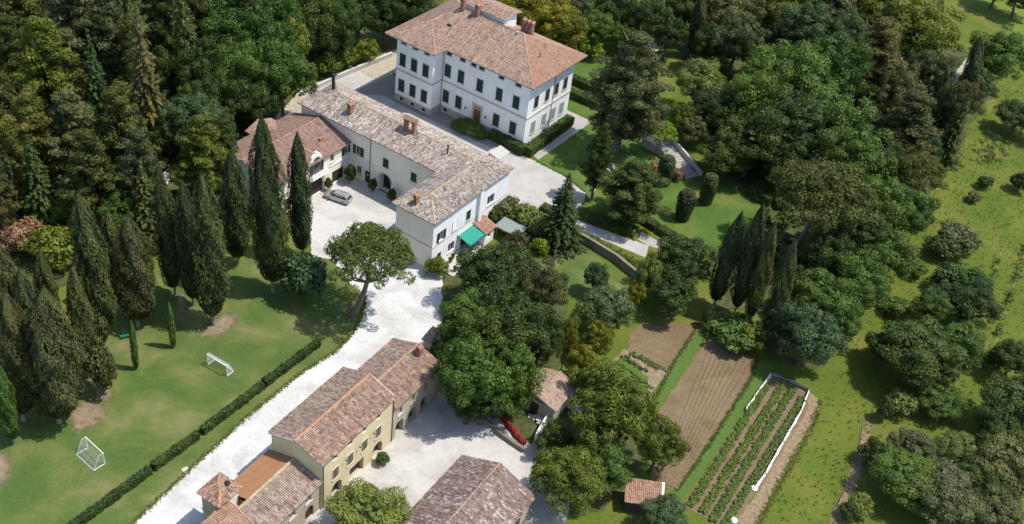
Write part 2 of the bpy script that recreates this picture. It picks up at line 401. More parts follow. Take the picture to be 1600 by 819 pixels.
sheet('villa_court_shade', [(-34.26, 174.81), (-28.18, 184.04), (-15.85, 174.3), (0.49, 165.25), (-0.09, 160.86), (-6.26, 163.03), (-16.2, 168.23), (-28.13, 175.6)], .016, M_PAVE2, .06, 1, 34)  # dark paving where the villa's shadow falls, shade partly put into the colour
sheet('villa_path', [(0.16, 163.45), (6.02, 180.18), (11.16, 177.1), (2.04, 161.42)], .016, M_PAVE, .08, 1, 12)
sheet('gravel_track', [(-43.39, 173.64), (-38.87, 180.39), (-31.06, 191.65), (-26.77, 196.84), (-24.28, 189.38), (-33.17, 176.58), (-36.51, 169.67), (-41.49, 164.86), (-43.46, 159.9), (-45.82, 153.98), (-47.4, 155.64), (-45.33, 162.68)], .010, M_TRACK, .3, 1, 13)
sheet('wood_lane', [(-58.09, 143.41), (-58.0, 146.93), (-57.45, 147.87), (-56.73, 143.77), (-56.45, 140.44), (-57.02, 136.64), (-56.64, 131.47), (-55.91, 126.63), (-56.1, 123.36), (-57.15, 124.39), (-57.65, 130.37), (-58.35, 136.31)], .010, M_GRAVEL, .1, 1, 14)
sheet('garden_path', [(17.04, 204.55), (20.42, 208.44), (26.05, 216.12), (28.45, 226.3), (29.46, 225.97), (26.85, 214.55), (21.76, 205.97), (18.4, 201.59)], .010, M_TRACK, .2, 1, 15)
sheet('field_track', [(88.25, 215.73), (94.71, 228.0), (95.88, 226.82), (89.78, 213.35), (83.39, 203.39), (78.92, 192.02), (77.83, 192.95), (82.56, 204.47)], .010, M_TRACK, .2, 1, 16)
M_BARES = soft_mat(M_BARE, 'bare_earth_soft'); M_HAYS = soft_mat(M_HAY, 'dry_grass_soft')
soft_sheet('bare_earth', [(-40.56, 107.67), (-38.96, 111.26), (-37.17, 111.38), (-36.92, 108.04), (-38.49, 106.13), (-40.98, 105.6)], .016, M_BARES, 1.15, 17)
soft_sheet('bare_earth', [(-52.88, 89.61), (-50.63, 92.07), (-47.62, 90.64), (-48.01, 87.5), (-49.9, 85.86)], .016, M_BARES, 1.15, 18)
soft_sheet('bare_earth', [(-58.32, 82.19), (-56.09, 81.39), (-54.71, 79.36), (-54.73, 77.42), (-55.64, 75.83)], .016, M_BARES, 1.15, 19)
soft_sheet('bare_earth', [(-50.79, 94.57), (-49.01, 94.7), (-47.81, 92.86), (-48.78, 91.53), (-50.54, 92.89)], .016, M_BARES, 1.15, 20)
soft_sheet('bare_earth', [(-46.62, 113.51), (-45.68, 114.0), (-43.97, 109.9), (-44.82, 109.17)], .016, M_BARES, 1.15, 21)
sheet('soil_plot', [(20.84, 122.2), (28.97, 123.36), (28.42, 119.84), (24.25, 112.49), (18.19, 115.22), (18.64, 119.17)], .012, M_SOIL, .15, .6, 22)
sheet('soil_plot', [(30.59, 121.14), (37.13, 117.25), (36.28, 114.02), (27.52, 96.17), (24.43, 90.82), (21.58, 91.13), (21.49, 97.25), (22.63, 104.4)], .012, M_SOIL, .15, .6, 23)
sheet('soil_plot', [(38.29, 113.78), (39.56, 115.35), (44.17, 112.12), (43.53, 108.5), (35.66, 93.39), (30.99, 85.61), (25.24, 88.43), (28.26, 94.15)], .012, M_SOIL, .12, .6, 24)
sheet('vegetable_bed', [(17.81, 115.55), (24.42, 112.26), (21.96, 106.21), (15.52, 108.91), (15.03, 111.0)], .010, M_BARE, .15, .6, 25)
sheet('grass_strip', [(28.93, 122.49), (30.21, 121.34), (23.57, 107.02), (21.3, 102.95), (20.71, 105.84), (24.23, 111.96)], .014, M_STRIP, .12, .6, 26)
sheet('grass_strip', [(37.27, 116.74), (39.25, 115.95), (37.3, 111.01), (24.75, 88.34), (23.17, 89.57), (27.51, 95.95), (36.23, 113.36)], .014, M_STRIP, .12, .6, 27)
sheet('grass_strip', [(15.11, 111.27), (17.64, 114.03), (21.29, 110.34), (21.08, 106.77), (17.15, 107.73)], .014, M_STRIP, .15, .6, 28)
sheet('mown_strip', [(44.17, 112.12), (45.61, 110.64), (44.12, 106.19), (34.04, 86.14), (30.67, 85.55), (35.66, 93.39), (42.73, 107.12)], .010, M_HAY, .25, .8, 29)
soft_sheet('dry_track', [(51.37, 108.2), (52.75, 107.86), (50.24, 100.41), (45.61, 88.16), (43.14, 87.73), (46.55, 95.37), (49.55, 102.54)], .016, M_HAYS, 1.2, 30)
sheet('garden_patch', [(20.48, 144.49), (23.32, 142.36), (25.63, 141.87), (24.53, 139.9), (21.62, 140.93), (19.73, 142.21)], .014, M_PAVE, .1, .8, 31)
sheet('service_yard', [(5.91, 95.41), (9.12, 94.91), (11.87, 89.06), (10.62, 82.04), (5.66, 81.18), (6.7, 88.11)], .013, M_PAVE, .15, .8, 32)

# ------------------------------------------------------------------ foliage generators
def unit(n):
    v = rng.normal(size=(n, 3)); return v / np.linalg.norm(v, axis=1, keepdims=True)

def leaf_quads(P, Nn, size, aspect=1.5, jitter=.5, up=None):
    """kite-shaped leaf faces at P, facing Nn with jitter"""
    n = len(P)
    nn = Nn + jitter*unit(n); nn /= np.linalg.norm(nn, axis=1, keepdims=True) + 1e-9
    if up is None: t = unit(n)
    else: t = np.tile(np.array(up, float), (n, 1)) + .45*unit(n)
    a = t - nn*np.sum(t*nn, axis=1, keepdims=True); a /= np.linalg.norm(a, axis=1, keepdims=True) + 1e-9
    b = np.cross(nn, a)
    s = (np.ones(n)*size if np.isscalar(size) else size)[:, None]
    l = s*aspect*.5; w = s*.5
    off = .12*s*nn
    V = np.stack([P - a*l, P + b*w*.9 - a*l*.1 + off, P + a*l, P - b*w*.9 + a*l*.05 + off], axis=1)
    return V

def crown_from_lobes(C, Rr, per, flat=1.0, size=(.26, .46), center=None, cut=-.35, jitter=.55, aspect=1.5, up=None):
    """leaves on the outside of many small lobes"""
    Vs = []; vals = []
    C = np.asarray(C, float); Rr = np.asarray(Rr, float)
    if center is None: center = C.mean(axis=0)
    for c, r in zip(C, Rr):
        k = max(8, int(per*(r**2)))
        d = unit(k*2)
        out = c - center; ol = np.linalg.norm(out) + 1e-6
        dots = d @ (out/ol)
        keep = (dots > cut) | (d[:, 2] > .25)
        d = d[keep][:k]
        rad = r*(1 + .16*rng.normal(size=(len(d), 1)))
        p = c + d*rad*np.array([1, 1, flat])
        sz = rng.uniform(size[0], size[1], len(d))
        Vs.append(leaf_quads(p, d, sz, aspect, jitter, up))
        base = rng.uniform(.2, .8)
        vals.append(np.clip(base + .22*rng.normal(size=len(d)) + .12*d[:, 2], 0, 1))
    return np.concatenate(Vs), np.concatenate(vals)

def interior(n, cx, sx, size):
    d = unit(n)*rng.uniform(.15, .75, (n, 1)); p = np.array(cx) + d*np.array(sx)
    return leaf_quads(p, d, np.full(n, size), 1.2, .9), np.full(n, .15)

def merge(name, parts):
    return quads_mesh(name, np.concatenate([p[0] for p in parts]), None, np.concatenate([p[1] for p in parts]))

def oak_proto(w=10., h=13., n=64, seed=0):
    """crown on an uneven ellipsoid made of lobes in three sizes"""
    cz = h*.58; ax = np.array([w*.5, w*.5, h*.40])
    C = []; Rr = []
    # primary boughs
    m = 9
    for i in range(m):
        d = unit(1)[0]; d[2] = rng.uniform(-.55, .95)
        a = 2*math.pi*(i/m + .07*rng.normal()); q = math.sqrt(max(0, 1-d[2]**2))
        d = np.array([q*math.cos(a), q*math.sin(a), d[2]])
        b = np.array([0, 0, cz]) + d*ax*rng.uniform(.45, .68)
        br = rng.uniform(.20, .30)*w
        for k in range(n//m):
            e = unit(1)[0]; e[2] = e[2]*.9 + .1
            C.append(b + e*br*rng.uniform(.55, 1.0)); Rr.append(rng.uniform(.055, .115)*w)
    for k in range(n//2):
        e = unit(1)[0]; e[2] = abs(e[2])*1.0 - .35
        C.append(np.array([0, 0, cz]) + e*ax*rng.uniform(.70, .97)); Rr.append(rng.uniform(.06, .11)*w)
    C = np.array(C); Rr = np.array(Rr)
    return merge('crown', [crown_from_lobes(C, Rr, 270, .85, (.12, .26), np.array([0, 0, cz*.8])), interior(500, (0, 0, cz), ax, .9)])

def trunk_proto(h, r, limbs, spread, top=.62, lean=0.0, start=.35, mat=None, fork=None):
    m = MB(); pts = []
    k = 6
    for i in range(k+1):
        t = i/k; pts.append((lean*t*t*h + .02*h*math.sin(3*t), .015*h*math.sin(5*t+1), h*top*t))
    for i in range(k):
        r0 = r*(1.25 if i == 0 else 1 - .65*i/k); r1 = r*(1 - .65*(i+1)/k)
        m.tube(pts[i], pts[i+1], r0, r1, 8, False)
    for i in range(limbs):
        t = start + (1-start)*i/limbs; j = min(k-1, int(t*k)); p = Vector(pts[j]).lerp(Vector(pts[j+1]), t*k-j)
        a = i*2.4 + random.random(); L = spread*random.uniform(.6, 1)
        mid = p + Vector((math.cos(a)*L*.5, math.sin(a)*L*.5, L*.28)); e = p + Vector((math.cos(a)*L, math.sin(a)*L, L*random.uniform(.5, .9)))
        m.tube(p, mid, r*.34, r*.22, 6, False); m.tube(mid, e, r*.22, r*.06, 6, False)
    return m.mesh('trunk', mat)

def pine_proto(w=8., h=18.):
    """tall pine: bare lower trunk, irregular horizontal pads of needles"""
    C = []; Rr = []
    lv = 11
    for i in range(lv):
        t = i/(lv-1); z = h*(.34 + .62*t); rr = w*.5*(1 - .72*t**1.6)*rng.uniform(.8, 1.08)
        k = max(2, int(7*(1-.6*t)))
        a0 = rng.uniform(0, 6.28)
        for j in range(k):
            a = a0 + 2*math.pi*j/k + .3*rng.normal(); L = rr*rng.uniform(.55, 1.0)
            for q in range(3):
                f = (.5 + .25*q)
                C.append((L*f*math.cos(a+.12*rng.normal()), L*f*math.sin(a+.12*rng.normal()), z + .05*L*f + .25*rng.normal()))
                Rr.append(rng.uniform(.07, .115)*w)
    C.append((0, 0, h*.965)); Rr.append(.08*w)
    C = np.array(C); Rr = np.array(Rr)
    V, v = crown_from_lobes(C, Rr, 260, .55, (.11, .25), np.array([0, 0, h*.4]), -.5, .8, 2.4)
    return merge('crown', [(V, v), interior(250, (0, 0, h*.62), (w*.3, w*.3, h*.28), .8)])

def fir_proto(w=7., h=20.):
    Vs = []; vals = []
    lv = 26
    for i in range(lv):
        t = i/(lv-1); z = h*(.06 + .92*t); rr = w*.5*((1-t)**.85)*rng.uniform(.82, 1.1) + .12
        k = max(4, int(12*(1-t) + 4)); a0 = rng.uniform(0, 6.28)
        for j in range(k):
            a = a0 + 2*math.pi*j/k + .15*rng.normal(); L = rr*rng.uniform(.72, 1.08)
            n = max(6, int(L*28))
            s = np.sort(rng.uniform(.12, 1, n))
            wd = (1-s)*.34*L*.6 + .16
            p = np.stack([L*s*math.cos(a) - math.sin(a)*wd*rng.normal(size=n)*.7, L*s*math.sin(a) + math.cos(a)*wd*rng.normal(size=n)*.7,
                          z - .28*L*s**1.5 + .10*rng.normal(size=n)], axis=1)
            nn = np.stack([np.full(n, .45*math.cos(a)), np.full(n, .45*math.sin(a)), np.full(n, .9)], axis=1)
            Vs.append(leaf_quads(p, nn, rng.uniform(.12, .26, n), 2.0, .5, (math.cos(a), math.sin(a), -.3)))
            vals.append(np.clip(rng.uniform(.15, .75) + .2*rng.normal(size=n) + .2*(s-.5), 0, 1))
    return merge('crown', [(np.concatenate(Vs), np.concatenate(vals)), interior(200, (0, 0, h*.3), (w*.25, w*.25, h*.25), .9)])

def weep_proto(w=13., h=24.):
    """old cedar: dense layered, broad rounded top"""
    C = []; Rr = []
    lv = 13
    for i in range(lv):
        t = i/(lv-1); z = h*(.22 + .74*t); rr = w*.5*(.62 + .5*math.sin(math.pi*min(1, t*1.05)) - .55*t**3)
        k = 8; a0 = rng.uniform(0, 6.28)
        for j in range(k):
            a = a0 + 2*math.pi*j/k + .25*rng.normal(); L = rr*rng.uniform(.5, 1.0)
            for q in range(3):
                f = .45 + .27*q
                C.append((L*f*math.cos(a), L*f*math.sin(a), z - .06*L*f + .3*rng.normal())); Rr.append(rng.uniform(.055, .09)*w)
    C = np.array(C); Rr = np.array(Rr)
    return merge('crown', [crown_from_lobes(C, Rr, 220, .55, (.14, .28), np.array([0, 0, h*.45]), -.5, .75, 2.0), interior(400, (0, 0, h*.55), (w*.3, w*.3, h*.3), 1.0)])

def cyp_prof(z):
    lo = np.sqrt(np.clip(1 - ((.30 - np.minimum(z, .30))/.30)**2.2, 0, 1))*.86 + .14
    hi = np.clip(1 - (np.maximum(z - .30, 0)/.70)**2.9, 0, 1)**.95
    return np.where(z < .30, lo, hi)

def cyp_proto(w=5.6, h=20., n=15000, leaf=(.12, .26), low=.085, rag=.06):
    """column with a tapering tip made of upright sprays, clear of the ground"""
    z = rng.uniform(0, 1, n)**.95
    a = rng.uniform(0, 2*math.pi, n)
    ph = rng.uniform(0, 6.28, 6)
    lump = 1 + .10*np.sin(a*4 + 6*z + ph[0]) + .08*np.sin(a*3 - 15*z + ph[1]) + .07*np.sin(a*7 + 27*z + ph[2]) + rag*np.sin(a*2 + 19*z + ph[3]) + .05*np.sin(a*11 - 41*z + ph[4])
    r = w*.5*cyp_prof(z)*lump*(1 + .06*rng.normal(size=n)) + .04
    P = np.stack([r*np.cos(a), r*np.sin(a), h*(low + (1-low)*z)], axis=1)
    slope = np.where(z < .15, -.4, .3 + .5*z)
    nn = np.stack([np.cos(a), np.sin(a), slope], axis=1)
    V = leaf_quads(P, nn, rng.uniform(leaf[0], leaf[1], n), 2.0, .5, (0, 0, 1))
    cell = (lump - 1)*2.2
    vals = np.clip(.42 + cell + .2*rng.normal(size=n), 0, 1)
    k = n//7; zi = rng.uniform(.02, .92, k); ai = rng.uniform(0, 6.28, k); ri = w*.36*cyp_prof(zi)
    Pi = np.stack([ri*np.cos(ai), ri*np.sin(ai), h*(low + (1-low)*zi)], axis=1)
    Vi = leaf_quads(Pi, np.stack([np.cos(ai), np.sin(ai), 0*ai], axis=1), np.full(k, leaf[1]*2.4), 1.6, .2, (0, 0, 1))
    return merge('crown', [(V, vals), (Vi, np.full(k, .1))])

def umb_proto(w=12., h=13.):
    C = []; Rr = []
    n = 105
    for i in range(n):
        q = math.sqrt((i+.5)/n); a = i*2.39996 + .15*rng.normal(); rr = w*.46*q*rng.uniform(.82, 1.1)
        z = h*(.66 + .29*math.sqrt(max(0, 1-q*q))) + .45*rng.normal()
        C.append((rr*math.cos(a), rr*math.sin(a), z)); Rr.append(rng.uniform(.05, .082)*w)
    C = np.array(C); Rr = np.array(Rr)
    return merge('crown', [crown_from_lobes(C, Rr, 260, .75, (.11, .24), np.array([0, 0, h*.45]), -.6, .75, 2.2)])

def shrub_proto(w=3., h=2.8, n=34):
    C = []; Rr = []
    for i in range(n):
        e = unit(1)[0]; e[2] = abs(e[2])*1.15 - .2
        C.append(np.array([0, 0, h*.46]) + e*np.array([w*.40, w*.40, h*.42])*rng.uniform(.7, 1.06)); Rr.append(rng.uniform(.09, .17)*w)
    return merge('crown', [crown_from_lobes(np.array(C), np.array(Rr), 380, .9, (.12, .22), np.array([0, 0, h*.3]), -.4), interior(120, (0, 0, h*.45), (w*.4, w*.4, h*.4), .4)])

def col_proto(w=2.2, h=5.):
    n = 2600; z = rng.uniform(.03, 1, n); a = rng.uniform(0, 6.283, n)
    prof = np.where(z > .72, np.sqrt(np.clip(1-((z-.72)/.28)**2, 0, 1)), .74 + .26*np.clip(z/.45, 0, 1))
    r = w*.5*prof*(1 + .05*np.sin(a*4+6*z) + .05*rng.normal(size=n))
    P = np.stack([r*np.cos(a), r*np.sin(a), z*h], axis=1)
    nn = np.stack([np.cos(a), np.sin(a), np.where(z > .72, 1.2*(z-.6)*3, .15)], axis=1)
    t = rng.uniform(0, 1, 500); at = rng.uniform(0, 6.283, 500); rt_ = w*.4*np.sqrt(t)
    Pt = np.stack([rt_*np.cos(at), rt_*np.sin(at), h*(.93 + .06*(1-t))], axis=1)
    V = np.concatenate([leaf_quads(P, nn, rng.uniform(.12, .24, n), 1.8, .4, (0, 0, 1)), leaf_quads(Pt, np.tile([0, 0, 1.], (500, 1)), np.full(500, .2), 1.5, .4)])
    vals = np.clip(np.concatenate([.42 + .2*np.sin(a*9)*.5 + .22*rng.normal(size=n), .6 + .2*rng.normal(size=500)]), 0, 1)
    return merge('crown', [(V, vals), interior(250, (0, 0, h*.5), (w*.42, w*.42, h*.46), .6)])

def thin_proto(w=4., h=4.):
    C = []; Rr = []
    for i in range(16):
        C.append((rng.uniform(-.5, .5)*w, rng.uniform(-.5, .5)*w, rng.uniform(.25, .95)*h)); Rr.append(rng.uniform(.07, .13)*w)
    return merge('crown', [crown_from_lobes(np.array(C), np.array(Rr), 150, .8, (.14, .26))])

PROTO = {
 'oak': (10., 13., [(oak_proto(), trunk_proto(13, .34, 8, 3.6, .62, .01*i, mat=M_BARK)) for i in range(7)]),
 'pine': (8., 18., [(pine_proto(), trunk_proto(18, .30, 9, 2.6, .94, 0, .4, M_BARKP)) for i in range(4)]),
 'fir': (7., 20., [(fir_proto(), trunk_proto(20, .30, 3, .8, .95, 0, .5, M_BARK)) for i in range(3)]),
 'weep': (13., 24., [(weep_proto(), trunk_proto(24, .6, 9, 4., .9, 0, .3, M_BARKP))]),
 'cyp': (5.6, 20., [(cyp_proto(), trunk_proto(20, .28, 0, 1, .6, 0, mat=M_BARKL)) for i in range(3)] + [(cyp_proto(rag=.12), trunk_proto(20, .3, 3, .9, .5, 0, .15, mat=M_BARKL))]),
 'cyn': (3.4, 16., [(cyp_proto(3.4, 16., 8500, (.11, .23)), trunk_proto(16, .2, 0, 1, .6, 0, mat=M_BARKL)) for i in range(2)]),
 'cys': (1.2, 8., [(cyp_proto(1.2, 8., 1600, (.10, .20), .03), trunk_proto(8, .09, 0, 1, .6, 0, mat=M_BARKL)) for i in range(2)]),
 'umb': (12., 13., [(umb_proto(), trunk_proto(13, .36, 12, 4.2, .70, 0, .55, M_BARKP)) for i in range(2)]),
 'shrub': (3., 2.8, [(shrub_proto(), trunk_proto(2.8, .07, 6, .9, .6, 0, .1, M_BARK)) for i in range(4)]),
 'col': (2.2, 5., [(col_proto(), trunk_proto(5, .12, 0, 1, .8, 0, mat=M_BARK)) for i in range(2)]),
 'thin': (4., 4., [(thin_proto(), trunk_proto(4, .06, 7, 1.5, .8, 0, .15, M_BARK)) for i in range(2)]),
}
KNAME = dict(oak='broadleaf_tree', pine='pine_tree', fir='fir_tree', weep='cedar_tree', cyp='cypress_tree', umb='umbrella_pine_tree', shrub='garden_shrub', col='clipped_yew', thin='sapling')
KCAT = dict(oak='tree', pine='tree', fir='tree', weep='tree', cyp='tree', umb='tree', shrub='shrub', col='shrub', thin='sapling')

def plant(i, kind, col, x, y, w, h, label, group, lean=(0, 0)):
    pk = kind if kind != 'cyp' else ('cys' if w < 1.8 else 'cyn' if w < 4.2 else 'cyp')
    w0, h0, ps = PROTO[pk]; cm, tm = ps[(i*5 + int(abs(x*3+y))) % len(ps)]
    e = empty(KNAME[kind], (x, y, 0), (i*2.39996) % 6.283, label, KCAT[kind], group)
    if kind == 'umb': e.rotation_euler = (0, 0, 0)
    s = (w/w0, w/w0, h/h0)
    if lean != (0, 0):
        e.rotation_mode = 'QUATERNION'
        d = Vector((lean[0], lean[1], h)).normalized()
        q = Vector((0, 0, 1)).rotation_difference(d); qz = Matrix.Rotation((i*2.4) % 6.28, 3, 'Z').to_quaternion()
        e.rotation_quaternion = q @ qz
    e.scale = s
    t = obj('trunk', tm, e)
    c = obj('crown', cm, e)
    mk = col
    if kind in ('cyp', 'col'): mk = {'br': 'cb', 'ol': 'co', 'md': 'md', 'dk': 'cy', 'gr': 'co'}[col]
    c.material_slots
    return e, c, mk

for kk in PROTO.values():
    for cm, tm in kk[2]:
        cm.materials.append(LEAF['md'])

